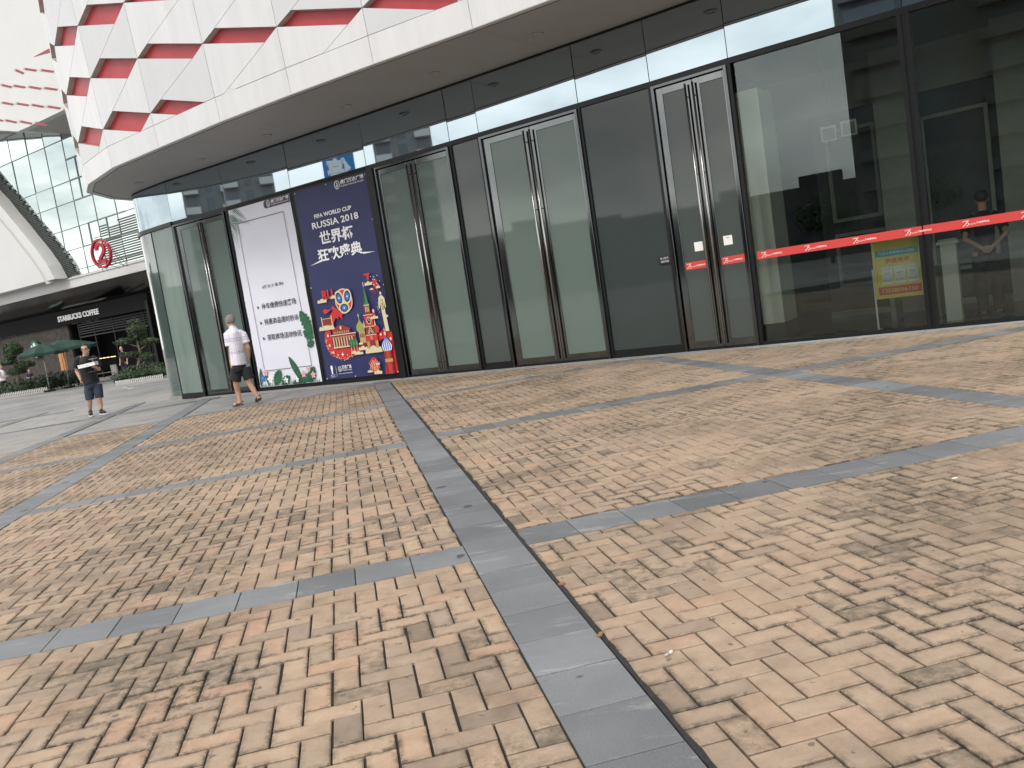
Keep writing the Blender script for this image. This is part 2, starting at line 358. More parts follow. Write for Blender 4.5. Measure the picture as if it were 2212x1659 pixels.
# the joint bed stops where the brick stops
mb = MB(); P = [G(-9.6,-4,-.0115), G(17,-4,-.0115), G(17,4.5,-.0115)]
mb.face([G(-5.4,-4,-.0115), G(17,-4,-.0115), G(17,8,-.0115), G(.6,16.75,-.0115), G(-5.4,16.55,-.0115)])
mb.face([G(-9.6,-4,-.0115), G(-5.4,-4,-.0115), G(-5.4,15.3,-.0115), G(-9.6,15.3,-.0115)])
o = mb.build('paving_bed', 'joint_dirt'); tag(o, kind='structure')
def slabs():
    V = []; F = []; rn = []; k = 0
    def slab(a0, b0, a1, b1, z=0.0):
        nonlocal k
        cx, cy = (a0+a1)/2, (b0+b1)/2; p = G(cx, cy)
        if behind(p) < .1 or p.y < .5 or p.x > 14: return
        g = .0028; hz = random.gauss(0, .0006)+z
        for (gg, zz) in ((g, -.015), (g, hz-.0015), (g+.002, hz)):
            for (x, y) in ((a0+gg, b0+gg), (a1-gg, b0+gg), (a1-gg, b1-gg), (a0+gg, b1-gg)): V.append(tuple(G(x, y, zz)))
        for rr in range(2):
            for e in range(4):
                e2 = (e+1) % 4; F.append((k+rr*4+e, k+rr*4+e2, k+rr*4+4+e2, k+rr*4+4+e))
        F.append((k+8, k+9, k+10, k+11)); k += 12; a = random.random(); rn.extend([a]*12)
    for (u0, u1) in UB:
        v = -4.0+random.random()*.2
        while v < 26:
            slab(u0, v, u1, v+.31); v += .31
    us = [-9.6]+[x for b in UB for x in b]+[17]
    for i in range(0, len(us), 2):
        u0, u1 = us[i], us[i+1]
        for (v0, v1) in (VBL if u1 < .8 else VBR):
            if u1 < -5.3 and v0 > 15: continue
            n = max(1, round((u1-u0-.01)/.31)); st = (u1-u0)/n
            for q in range(n): slab(u0+q*st, v0, u0+(q+1)*st, v1)
    # darker stripes out on the granite plaza
    for (u0, v0, u1, v1) in ((-8.9,16,-8.6,34), (-14,16,-13.7,40), (-12,20.6,-3.2,20.9), (-22,25.4,-5,25.7), (-30,30.5,-6,30.8)):
        if u1-u0 < v1-v0:
            v = v0
            while v < v1: slab(u0, v, u1, v+.6, -.002); v += .6
        else:
            u = u0
            while u < u1: slab(u, v0, u+.6, v1, -.002); u += .6
    me = bpy.data.meshes.new('stone_bands'); me.from_pydata(V, [], F); me.materials.append(MAT['granite_band'])
    for nm in ('rnd',):
        a = me.attributes.new(nm, 'FLOAT', 'POINT'); a.data.foreach_set('value', rn)
    o = bpy.data.objects.new('stone_bands', me); COL.objects.link(o); tag(o, kind='structure')
slabs()
# expansion gap beside the main band
mb = MB(); pts = []
vv = -3.0; ring = []
while vv < 16.6:
    a = .004+.009*random.random(); ring.append((vv, .764+.004*random.random(), .776+a)); vv += .06
for (p, q) in zip(ring, ring[1:]): mb.face([G(p[1], p[0], .0012), G(p[2], p[0], .0012), G(q[2], q[0], .0012), G(q[1], q[0], .0012)])
o = mb.build('expansion_gap', 'dark_gap'); tag(o, kind='structure')
# granite kerb strip along the foot of the glass wall
mb = MB()
for a, b in zip(WALL[:-1], WALL[1:]):
    a = Vector((*a,0)); b = Vector((*b,0)); mb.hexa([a+WN*.06+Vector((0,0,-.03)), b+WN*.06+Vector((0,0,-.03)), b+WN*.30+Vector((0,0,-.03)), a+WN*.30+Vector((0,0,-.03)),
        a+WN*.06+Vector((0,0,.008)), b+WN*.06+Vector((0,0,.008)), b+WN*.30+Vector((0,0,.008)), a+WN*.30+Vector((0,0,.008))])
o = mb.build('kerb_strip', 'concrete'); tag(o, kind='structure')
# ---------------------------------------------------------------- the mall entrance building
HD, HT = 4.217, 5.1925
def segframe(i):
    A = Vector((*WALL[i], 0)); B = Vector((*WALL[i+1], 0)); t = (B-A).normalized(); n = Vector((t.y, -t.x, 0))
    return (lambda s, z, o=0: A+t*s+n*o+Vector((0,0,z))), (B-A).length
MALL = []; SUBS = []
def part(mb, name, mats, label=None, smooth=False):
    o = mb.build(name, mats, None, smooth); MALL.append(o)
    if label: o['label'] = label
    return o
def subp(mb, name, mats, par, label=None, smooth=False):
    o = mb.build(name, mats, par, smooth)
    if label: o['label'] = label
    return o
def fbox(mb, f, s0, s1, z0, z1, o0, o1, mi=0):
    mb.hexa([f(s0,z0,o0), f(s1,z0,o0), f(s1,z0,o1), f(s0,z0,o1), f(s0,z1,o0), f(s1,z1,o0), f(s1,z1,o1), f(s0,z1,o1)], mi)

# fascia (white cladding over red lining), module points along its foot
FS = [(-8.0,24.9),(-8.75,23.4),(-9.25,21.9),(-9.22,20.58),(-8.73,19.65),(-7.57,18.32),(-6.13,17.18),(-4.49,15.9),(-2.93,14.81),(-1.38,13.79),(.22,12.80),(1.80,11.74),(3.38,10.68),(4.95,9.62),(6.53,8.56),(8.1,7.5),(9.7,6.4),(11.3,5.3)]
ZL = [7.6,7.5,7.35,7.25,7.13,7.01,6.89,6.56,6.29,6.04,5.70,5.5,5.3,5.1,4.9,4.7,4.5,4.3]
FZ1 = 10.6; BANDZ = 5.62; ROWP = 1.035
def fnorm(i):
    a = Vector((*FS[max(i-1,0)],0)); b = Vector((*FS[min(i+1,len(FS)-1)],0)); t = (b-a).normalized(); return Vector((t.y,-t.x,0)), t
def FP(i, a, z, o=0):
    """point on fascia module i at fraction a of its width"""
    P = []
    for k in (i, i+1):
        n, t = fnorm(k); ln = .055 if k > 4 else .05; tl = .055 if k == 4 else (.02 if k == 5 else 0)
        P.append(Vector((*FS[k],0))+n*((z-HT)*ln+o)+t*(tl*(z-HT)))
    p = P[0].lerp(P[1], a); p.z = z; return p
def clipz(poly, zc, above=True):
    out = []
    for i in range(len(poly)):
        a, b = poly[i], poly[(i+1) % len(poly)]; ia = (a[1] >= zc) == above; ib = (b[1] >= zc) == above
        if ia: out.append(a)
        if ia != ib: t = (zc-a[1])/(b[1]-a[1]); out.append((a[0]+t*(b[0]-a[0]), zc))
    return out
def inset(poly, wd, g):
    P = [(a*wd, z) for a, z in poly]; n = len(P); area = sum(P[i][0]*P[(i+1)%n][1]-P[(i+1)%n][0]*P[i][1] for i in range(n)); sg = 1 if area > 0 else -1
    out = []
    for i in range(n):
        p0, p1, p2 = P[i-1], P[i], P[(i+1) % n]
        d1 = (p1[0]-p0[0], p1[1]-p0[1]); d2 = (p2[0]-p1[0], p2[1]-p1[1]); l1 = math.hypot(*d1) or 1e-6; l2 = math.hypot(*d2) or 1e-6
        n1 = (-d1[1]/l1*sg, d1[0]/l1*sg); n2 = (-d2[1]/l2*sg, d2[0]/l2*sg); den = 1+n1[0]*n2[0]+n1[1]*n2[1]; den = max(den, .35)
        out.append(((p1[0]+g*(n1[0]+n2[0])/den)/wd, p1[1]+g*(n1[1]+n2[1])/den))
    return out
clad = MB(); lining = MB(); backing = MB()
DEP = .13
for i in range(len(FS)-1):
    wd = (Vector((*FS[i+1],0))-Vector((*FS[i],0))).length; zl = ZL[i]; zr = ZL[i+1]; k = 0
    LR, UL, RS = (.735, .285, .245) if i < 6 else (.815, .21, .15)
    hl, hu = .36*(zl-zr+.25)/.37*0+.345, .245      # drop of the long edges, rise of the short ones
    def hole(z0, z1): return [(0, z0), (LR, z1-RS), (1, z1), (UL, z0+RS)]
    r = 6
    while r > -6:
        A = hole(zl+r*ROWP, zr+r*ROWP); B = hole(zl+(r-1)*ROWP, zr+(r-1)*ROWP)
        quads = [[A[0], A[1], B[3], B[0]], [A[1], A[2], B[2], B[3]]]
        for q in quads:
            q = clipz(q, BANDZ, True) if q else q
            if len(q) > 2: q = clipz(q, FZ1, False)
            if len(q) < 3: continue
            if max(z for _, z in q)-min(z for _, z in q) < .03: continue
            q = inset(q, wd, .0045); pts = [FP(i, a, z, 0) for a, z in q]; bk = [FP(i, a, z, -DEP) for a, z in q]; n = len(q); kk = len(clad.v)
            mi = 0 if (i+r) % 3 else 2
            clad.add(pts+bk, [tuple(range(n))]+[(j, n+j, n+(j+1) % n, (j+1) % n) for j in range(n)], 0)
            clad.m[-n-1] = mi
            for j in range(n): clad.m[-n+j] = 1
        if zl+r*ROWP < 5.6 and zl+r*ROWP+RS > BANDZ:      # this opening is closed: a plain panel
            q = inset(clipz(A, BANDZ, True), wd, -.012)
            if len(q) > 2: clad.face([FP(i, a, z, -.003) for a, z in q], 0)
        r -= 1
    # foot band
    q = inset([(0,HT),(1,HT),(1,BANDZ),(0,BANDZ)], wd, .0045); pts = [FP(i,a,z,0) for a,z in q]; bk = [FP(i,a,z,-DEP) for a,z in q]
    clad.add(pts+bk, [(0,1,2,3),(0,4,5,1),(1,5,6,2),(2,6,7,3),(3,7,4,0)], 0)
    lining.face([FP(i,0,BANDZ,-DEP+.01), FP(i,1,BANDZ,-DEP+.01), FP(i,1,FZ1,-DEP+.01), FP(i,0,FZ1,-DEP+.01)])
    backing.face([FP(i,0,HT,-DEP-.02), FP(i,1,HT,-DEP-.02), FP(i,1,BANDZ,-DEP-.02), FP(i,0,BANDZ,-DEP-.02)])
    # roof lid behind the top so light does not leak
c_o = part(clad, 'cladding', ['white_clad','clad_side','white_clad_b'], 'white triangular wall panels with parallelogram openings'); fixn(c_o)
part(lining, 'recess_lining', 'red_panel', 'red lining seen through the parallelogram openings')
part(backing, 'backing', 'gap')
# joints: dark thin strips just inside panel gaps are given by a sheet 15 mm behind the faces along seams
# soffit from the fascia foot to the glass line
GL = [(-7.6,24.6),(-8.3,23.6),(-8.75,22.7),(-8.80,22.2),(-8.62,21.75),(-8.2,21.35),(-7.41,20.70)]+WALL[1:]
sof = MB(); NF = len(FS)
fpt = [FP(i,0,HT+.012,-.02) for i in range(NF-1)]+[FP(NF-2,1,HT+.012,-.02)]
gpt = [Vector((x,y,HT+.012)) for x,y in GL]
# ruled strip by arc parameter
def resample(P, n):
    d = [0]; 
    for a, b in zip(P, P[1:]): d.append(d[-1]+(b-a).length)
    out = []
    for k in range(n+1):
        t = d[-1]*k/n; j = max(x for x in range(len(d)) if d[x] <= t+1e-9); j = min(j, len(P)-2); out.append(P[j].lerp(P[j+1], (t-d[j])/(d[j+1]-d[j])))
    return out
from mathutils.geometry import tessellate_polygon
poly = fpt + list(reversed(gpt)); tri = tessellate_polygon([poly]); sof.add(poly, [tuple(t) for t in tri])
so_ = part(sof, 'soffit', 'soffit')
# thin drip lip and soffit joints
lip = MB()
for i in range(NF-1):
    lip.hexa([FP(i,0,HT-.004,-.03), FP(i,1,HT-.004,-.03), FP(i,1,HT-.004,-.005), FP(i,0,HT-.004,-.005), FP(i,0,HT+.03,-.03), FP(i,1,HT+.03,-.03), FP(i,1,HT+.03,-.005), FP(i,0,HT+.03,-.005)])
part(lip, 'drip_edge', 'white_clad_b')
jm = MB()
for i in range(4, NF-1):
    a = fpt[i]; g = Vector((*WALL[0],0))+WT*((Vector(a)-Vector((*WALL[0],0))).dot(WT)); g.z = HT+.009; a2 = a.copy(); a2.z = HT+.009; d = (g-a2).normalized(); s = d.cross(Vector((0,0,1)))*.004
    jm.face([a2-s, a2+s, g+s, g-s])
a = [fpt[i].lerp(Vector((*WALL[0],0))+WT*((Vector(fpt[i])-Vector((*WALL[0],0))).dot(WT))+Vector((0,0,HT)), .5) for i in range(4, NF-1)]
for p, q in zip(a, a[1:]):
    d = (q-p).normalized(); s = d.cross(Vector((0,0,1)))*.004; z = Vector((0,0,HT+.009)); p = Vector((p.x,p.y,0)); q = Vector((q.x,q.y,0)); jm.face([p-s+z, q-s+z, q+s+z, p+s+z])
subp(jm, 'panel_joint', 'clad_side', so_)
def onz(dx, dy, z):
    r = (dx-1106)*rt-(dy-829.5)*upv+1840.93*fwd; return Vector((0,0,CAMH))+r*((z-CAMH)/r.z)
dl0 = None
for (x, y) in ((-5.9,18.9),(-4.1,17.6),(-2.25,16.2),(-.5,14.9),(1.2,13.6),(2.9,12.4),(4.6,11.2),(6.3,10.0),(-7.9,20.4)):
    if dl0 is None:
        mb = MB(); 
        for k in range(20):
            t0, t1 = 2*math.pi*k/20, 2*math.pi*(k+1)/20; c0, s0, c1, s1 = math.cos(t0), math.sin(t0), math.cos(t1), math.sin(t1)
            mb.face([(.105*c0,.105*s0,-.012),(.105*c1,.105*s1,-.012),(.08*c1,.08*s1,-.016),(.08*c0,.08*s0,-.016)]); mb.face([(.08*c0,.08*s0,-.016),(.08*c1,.08*s1,-.016),(.07*c1,.07*s1,-.002),(.07*c0,.07*s0,-.002)],1)
            mb.face([(.105*c0,.105*s0,-.012),(.105*c0,.105*s0,0),(.105*c1,.105*s1,0),(.105*c1,.105*s1,-.012)]); mb.face([(0,0,-.002),(.07*c1,.07*s1,-.002),(.07*c0,.07*s0,-.002)],1)
        dl0 = mb.build('downlight', ['clad_side','soffit'], so_); d = dl0
    else: d = dl0.copy(); COL.objects.link(d); d.parent = so_
    d.location = (x, y, HT+.008)

# transom panes + rails
for i in range(len(WALL)-1):
    f, Ls = segframe(i); mb = MB(); g = .007; t0 = random.gauss(0, .006); t1 = random.gauss(0, .004)
    mb.hexa([f(g,HD+.025,-.03), f(Ls-g,HD+.025,-.03), f(Ls-g,HD+.025,.0+t0*.5), f(g,HD+.025,-t0*.5), f(g,HT,-.03), f(Ls-g,HT,-.03), f(Ls-g,HT,t0*.5+t1), f(g,HT,-t0*.5+t1)])
    part(mb, 'transom_pane', 'mirror_glass')
fr = MB()
for i in range(len(WALL)-1):
    f, Ls = segframe(i)
    fbox(fr, f, 0, Ls, HD-.06, HD+.022, -.08, .02); fbox(fr, f, 0, Ls, HT-.03, HT+.01, -.06, .012); fbox(fr, f, 0, Ls, HD+.022, HT-.03, -.09, -.035); fbox(fr, f, 0, Ls, -.02, .05, -.08, .03)
    if i not in (9, 10): fbox(fr, f, -.03, .03, 0, HD-.06, -.08, .03)
part(fr, 'frame', 'trim_dark')
# posts between the big windows
for i in (9, 10, 11, 12, 13):
    f, Ls = segframe(i); mb = MB(); fbox(mb, f, -.075, -.02, 0, HD-.06, -.1, .05); fbox(mb, f, .02, .075, 0, HD-.06, -.1, .05); fbox(mb, f, -.02, .02, 0, HD-.06, -.1, .02)
    part(mb, 'post', 'trim_dark')

# rounded corner of glass
CP = GL[:7][::-1]      # from door A leftwards
cp = [Vector((x,y,0)) for x,y in CP]
def smoothline(P, n=6):
    out = []
    for i in range(len(P)-1):
        p0, p1, p2, p3 = P[max(i-1,0)], P[i], P[i+1], P[min(i+2,len(P)-1)]
        for k in range(n):
            t = k/n; out.append(.5*((2*p1)+(-p0+p2)*t+(2*p0-5*p1+4*p2-p3)*t*t+(-p0+3*p1-3*p2+p3)*t**3))
    return out+[P[-1]]
cs = smoothline(cp)
def strip(mb, P, z0, z1, o=0, mi=0, th=.02):
    Q = []
    for i, p in enumerate(P):
        t = (P[min(i+1,len(P)-1)]-P[max(i-1,0)]).normalized(); n = Vector((-t.y, t.x, 0)); Q.append((p+n*o, p+n*(o-th)))
    for (a, a2), (b, b2) in zip(Q, Q[1:]):
        U = Vector((0,0,1)); mb.hexa([b+U*z0, a+U*z0, a2+U*z0, b2+U*z0, b+U*z1, a+U*z1, a2+U*z1, b2+U*z1], mi)
nflat = 6
flat = cs[:nflat+1]; rnd_ = cs[nflat:]
mb = MB(); strip(mb, [flat[0].lerp(flat[-1], .03), flat[-1].lerp(flat[0], .01)], .12, HD-.06, .0); part(mb, 'side_pane', 'corner_film', 'pale green filmed pane left of the first door')
mb = MB(); strip(mb, rnd_, .07, HD-.06, .0); fixn(part(mb, 'corner_pane', 'corner_glass', 'curved green corner glass', smooth=False))
mb = MB(); strip(mb, flat, HD+.03, HT, 0); strip(mb, rnd_, HD+.03, HT, 0); part(mb, 'transom_pane', 'mirror_glass', 'curved mirror transom at the corner')
mb = MB(); strip(mb, cs, HD-.06, HD+.03, .05, th=.1); part(mb, 'corner_rail', 'trim_dark')
mb = MB(); strip(mb, cs, HT-.03, HT+.01, .012, th=.05); part(mb, 'corner_rail', 'trim_dark')
mb = MB(); strip(mb, flat, 0, .11, .02, th=.06); part(mb, 'pane_sill', 'trim_dark')
mb = MB(); strip(mb, rnd_, -.02, .07, .035, th=.07); part(mb, 'corner_plinth', 'concrete')
mb = MB(); mb.box((-.012,-.012,.07), (.012,.012,HD-.06)); o = mb.build('mullion', 'trim_dark'); o.location = flat[-1]; MALL.append(o)

# doors
def door(i, a0, a1, b0, b1, s0, s1, hA, hB, glass_a, glass_b, label):
    """s0..s1 outer frame, a/b the two leaf glasses"""
    f, Ls = segframe(i); mb = MB(); zt = 4.15
    fbox(mb, f, s0, s0+.045, .0, zt, -.05, .07); fbox(mb, f, s1-.045, s1, .0, zt, -.05, .07); fbox(mb, f, s0+.045, s1-.045, zt-.045, zt, -.05, .07)
    d = part(mb, 'door', 'steel_dark', label); bevel(d, .004, 1)
    mid = (a1+b0)/2
    for (g0, g1, l0, l1, hs, gm) in ((a0, a1, s0+.055, mid-.006, hA, glass_a), (b0, b1, mid+.006, s1-.055, hB, glass_b)):
        lf = MB(); zt2 = zt-.055
        fbox(lf, f, l0, g0, .02, zt2, -.03, .02); fbox(lf, f, g1, l1, .02, zt2, -.03, .02); fbox(lf, f, g0, g1, zt2-.10, zt2, -.03, .02); fbox(lf, f, g0, g1, .02, .15, -.03, .02)
        bevel(subp(lf, 'door_leaf', 'steel', d), .003, 1)
        gl = MB(); fbox(gl, f, g0-.004, g1+.004, .146, zt2-.096, -.012, .004); subp(gl, 'glass', gm, d)
        hd = MB(); hd.tube([f(hs,.08,.085), f(hs,4.04,.085)], .017, 10)
        for z in (.25, 1.35, 2.7, 3.85): hd.tube([f(hs,z,.015), f(hs,z,.085)], .009, 6)
        subp(hd, 'handle', 'handle_steel', d, smooth=True)
    bk = MB(); fbox(bk, f, 0, Ls, 0, HD, -.12, -.10); part(bk, 'door_backing', 'black')
    return f
door(0, .26,.92, 1.16,1.80, .04,1.90, 1.0,1.09, 'frosted_glass','frosted_glass', 'double glass door behind the old man')
door(3, .33,1.02, 1.27,2.00, .22,2.09, 1.08,1.20, 'frosted_glass','frosted_glass', 'double glass door right of the blue banner')
door(5, .22,.95, 1.20,1.95, .02,2.05, .985,1.11, 'frosted_glass','frosted_glass', 'middle double glass door')
door(7, .19,.57, .80,1.17, .03,1.25, .60,.72, 'frosted_glass_mid','frosted_glass_mid', 'narrow double door with two paper notices')
for i, gm in ((4, 'frosted_glass_mid'), (6, 'frosted_glass_grey')):
    f, Ls = segframe(i); mb = MB(); fbox(mb, f, .035, Ls-.035, .13, HD-.07, -.03, .0); part(mb, 'side_pane', gm, 'dark grey pane between two doors')
    mb = MB(); fbox(mb, f, .035, Ls-.035, .05, .125, -.03, .012); fbox(mb, f, .03, Ls-.03, 0, HD, -.12, -.10); part(mb, 'pane_sill', 'trim_dark')
# backing walls behind banners
for i in (1, 2):
    f, Ls = segframe(i); mb = MB(); fbox(mb, f, 0, Ls, .05, HD, -.10, .02); part(mb, 'blind_panel', 'trim_dark')
f, Ls = segframe(3); mb = MB(); fbox(mb, f, .03, .215, 0, HD-.06, -.06, .10); part(mb, 'post', 'trim_dark', 'wide black post right of the blue banner')
# windows
for i in range(8, len(WALL)-1):
    f, Ls = segframe(i); mb = MB(); fbox(mb, f, .08, Ls-.08, .06, HD-.07, -.012, .0); part(mb, 'window_pane', 'window_glass')
    mb = MB(); fbox(mb, f, .03, Ls-.03, 0, .058, -.06, .035); part(mb, 'window_sill', 'trim_dark')

# interior of the shop behind the big windows
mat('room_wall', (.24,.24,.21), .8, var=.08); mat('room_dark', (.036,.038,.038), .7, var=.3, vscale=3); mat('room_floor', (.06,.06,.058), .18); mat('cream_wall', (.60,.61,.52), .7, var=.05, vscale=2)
f8, _ = segframe(8); A0 = Vector((*WALL[8],0))
def room(s, z, o): return A0+WT*s+WN*o+Vector((0,0,z))
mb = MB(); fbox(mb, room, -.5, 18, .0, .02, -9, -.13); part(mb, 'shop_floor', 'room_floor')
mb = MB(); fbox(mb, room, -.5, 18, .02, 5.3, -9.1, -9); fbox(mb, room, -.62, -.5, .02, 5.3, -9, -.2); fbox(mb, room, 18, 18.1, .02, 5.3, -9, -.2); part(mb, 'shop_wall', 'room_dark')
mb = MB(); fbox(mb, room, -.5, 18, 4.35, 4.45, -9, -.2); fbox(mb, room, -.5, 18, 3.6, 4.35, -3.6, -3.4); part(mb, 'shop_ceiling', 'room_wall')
mb = MB(); fbox(mb, room, -.35, .22, .27, 3.82, -1.2, -.5); o = part(mb, 'column', 'cream_wall', 'cream column just inside the window')
mb = MB(); fbox(mb, room, -.36, .23, .02, .27, -1.21, -.49); subp(mb, 'skirting', 'room_dark', o)
for s in (1.35, 3.1, 5.2, 7.4): mb = MB(); fbox(mb, room, s, s+.5, .02, 4.35, -3.4, -2.9); part(mb, 'pilaster', 'room_wall')
mb = MB()
for s0, s1, z0, z1 in ((.42,1.25,.55,1.5),(.42,1.25,1.7,3.3),(1.95,2.95,.6,3.2),(3.75,5.05,.6,3.2)):
    for (a, b, c, d) in ((s0,s1,z0,z0+.06),(s0,s1,z1-.06,z1),(s0,s0+.06,z0+.06,z1-.06),(s1-.06,s1,z0+.06,z1-.06)): fbox(mb, room, a, b, c, d, -3.42, -3.36)
fbox(mb, room, .2, 9.5, .02, .12, -3.45, -3.38)
part(mb, 'wall_moulding', 'room_wall')
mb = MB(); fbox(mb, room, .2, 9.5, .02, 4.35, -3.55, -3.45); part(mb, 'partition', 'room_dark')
mb = MB(); fbox(mb, room, 1.5, 2.3, .62, .78, -2.2, -1.5); fbox(mb, room, 1.55, 1.62, .02, .62, -2.15, -1.55); fbox(mb, room, 2.18, 2.25, .02, .62, -2.15, -1.55); o = mb.build('display_table', 'room_wall'); tag(o, 'pale low table inside the shop behind the yellow sign', 'table')
mb = MB(); fbox(mb, room, 2.42, 2.62, .02, 1.10, -.95, -.75); fbox(mb, room, 2.38, 2.66, 1.10, 1.14, -.99, -.71)
mb2 = MB(); fbox(mb2, room, 2.40, 2.64, 1.14, 1.17, -.97, -.73)
o = mb.build('pedestal', 'cream_wall'); tag(o, 'slim cream pedestal inside the window beside the dark post', 'pedestal'); o2 = mb2.build('top_plate', 'clad_side'); o2.parent = o
# roof mass behind so that sky light stays out
mb = MB()
P = [Vector((x,y,0)) for x,y in GL]; Q = [p-WN*14 for p in P]
mb.face([p+Vector((0,0,5.3)) for p in P]+[q+Vector((0,0,5.3)) for q in reversed(Q)]); mb.face([p+Vector((0,0,FZ1)) for p in [FP(i,0,FZ1,-.1) for i in range(NF-1)]]+[q+Vector((0,0,FZ1)) for q in reversed(Q)])
fb = [P[0], Q[0], Q[-1], P[-1]]
for a, b in zip(fb, fb[1:]): mb.face([a, b, b+Vector((0,0,FZ1)), a+Vector((0,0,FZ1))])
part(mb, 'rear_wall', 'white_clad')
mall = thing('shopping_mall', 'white panelled mall entrance with red openings, long soffit and a row of tall glass doors', 'building', (*WALL[3], 0)); adopt(mall, MALL)

# ---------------------------------------------------------------- lamps inside, notices, belts
f, Ls = segframe(7)
for (s, lb) in ((.46, 'blank white paper notice on the left door leaf'), (.94, 'white paper notice with a small dark mark on the right door leaf')):
    mb = MB(); z0 = 1.55 if s < .6 else 1.57; fbox(mb, f, s-.07, s+.07, z0, z0+.14, .005, .007); 
    if s > .6: fbox(mb, f, s-.035, s+.035, z0+.108, z0+.112, .007, .0075, 1); fbox(mb, f, s-.01, s+.012, z0+.1, z0+.108, .007, .0075, 1)
    o = mb.build('paper_notice', ['paper','ink']); tag(o, lb, 'notice', 'paper notices on the doors')
f6, _ = segframe(6)
mb = MB(); fbox(mb, f6, 1.07, 1.27, 1.44, 1.56, .015, .03); o = mb.build('card_reader_sign', 'black')
text_tmp = MB(); fr_ = lambda x, y, o: f6(x, y, o); text_mb(text_tmp, '出入刷卡', fr_, 1.10, 1.51, .14, .034, 0, .031); text_mb(text_tmp, '请您驾驶', fr_, 1.10, 1.457, .14, .034, 0, .031)
t = text_tmp.build('lettering', 'white_print', o); tag(o, 'small black sign with two lines of white characters left of the narrow door', 'sign')
mat('belt_red', (.62,.055,.05), .45); mat('belt_white', (.85,.8,.78), .5)
def belt(fl, s0, s1, label, logos, o0=.002):
    mb = MB(); fbox(mb, fl, s0, s1, 1.283, 1.40, o0, o0+.002); o = mb.build('safety_strip', 'belt_red'); tag(o, label, 'decal', 'red safety strips on the glass')
    for s in logos:
        tb = MB()
        F = lambda x, y, o: fl(s+x, 1.283+y, o)
        # brush mark: a 7-like stroke crossing a curved tail
        def stroke(P, ww):
            for (a, b), (c, d) in zip(P, P[1:]):
                dx, dy = c-a, d-b; l = math.hypot(dx, dy) or 1; nx, ny = -dy/l*ww, dx/l*ww
                tb.face([F(a-nx,b-ny,o0+.0025), F(c-nx,d-ny,o0+.0025), F(c+nx,d+ny,o0+.0025), F(a+nx,b+ny,o0+.0025)])
        stroke([(.0,.082),(.02,.092),(.045,.088),(.075,.095)], .0035); stroke([(.07,.095),(.045,.065),(.02,.035),(.0,.02)], .004)
        stroke([(.035,.062),(.055,.066),(.07,.055),(.066,.035),(.05,.022),(.042,.03)], .0035)
        text_mb(tb, 'beautiful', F, .078, .034, .075, .022, 0, o0+.0025); text_mb(tb, '万嘉慕物业' if False else '万盛慕物业', F, .157, .04, .15, .024, 0, o0+.0025, bold=.02)
        tb.build('lettering', 'belt_white', o)
    return o
fD, _ = segframe(7); fE, _ = segframe(8); fF, _ = segframe(9)
belt(fD, .20, .565, 'short red strip on the left leaf of the narrow door', [.225], .006)
belt(fD, .805, 1.165, 'short red strip on the right leaf of the narrow door', [.83], .006)
def fEF(s, z, o=0):
    return fE(s, z, o) if s <= 2.32 else fF(s-2.326, z, o)
def belt2():
    mb = MB(); fbox(mb, fE, .10, 2.326, 1.283, 1.40, .052, .054); fbox(mb, fF, 0, 9.0, 1.283, 1.40, .052, .054)
    return mb
o = belt(lambda s, z, o=0: (fE(s,z,o) if s < 2.3 else fF(s-2.326,z,o)), .10, 2.26, 'long red strip with repeated white script running across the big windows', [.16,.79,1.45,2.12,2.79,3.45,4.1], .053)
mb = MB(); fbox(mb, fE, 2.26, 2.33, 1.283, 1.40, .053, .055); fbox(mb, fF, 0, 2.3, 1.283, 1.40, .053, .055)
for i in range(10, 13): ff, LL = segframe(i); fbox(mb, ff, 0, LL, 1.283, 1.40, .053, .055)
x = mb.build('strip_end', 'belt_red', o)
# two box spotlights hanging inside
mat('lamp_face', (.10,.10,.10), .2)
for k, (s, z, lb) in enumerate(((.95, 2.98, 'left of two grey box spotlights hanging inside the shop window'), (1.24, 3.0, 'right of two grey box spotlights hanging inside the shop window'))):
    r0 = Vector(room(s+.1, z, -1)); mb = MB(); mb.box((-.11,-.05,-.11), (.11,.05,.11)); o = mb.build('spotlight', 'clad_side', None); o.location = r0; o.rotation_euler = (R(15), 0, math.atan2(WT.y, WT.x)+R(12)); bevel(o, .008)
    m2 = MB(); m2.box((-.085,-.058,-.085), (.085,-.05,.085)); m2.build('lens', 'lamp_face', o)
    m3 = MB(); m3.box((-.13,.0,-.15), (-.115,.02,.0)); m3.box((.115,.0,-.15), (.13,.02,.0)); m3.box((-.13,.0,-.165), (.13,.02,-.15)); m3.box((-.01,.0,.11),(.01,.02,1.33)); m3.build('bracket', 'trim_dark', o)
    tag(o, lb, 'spotlight', 'spotlights inside the shop')

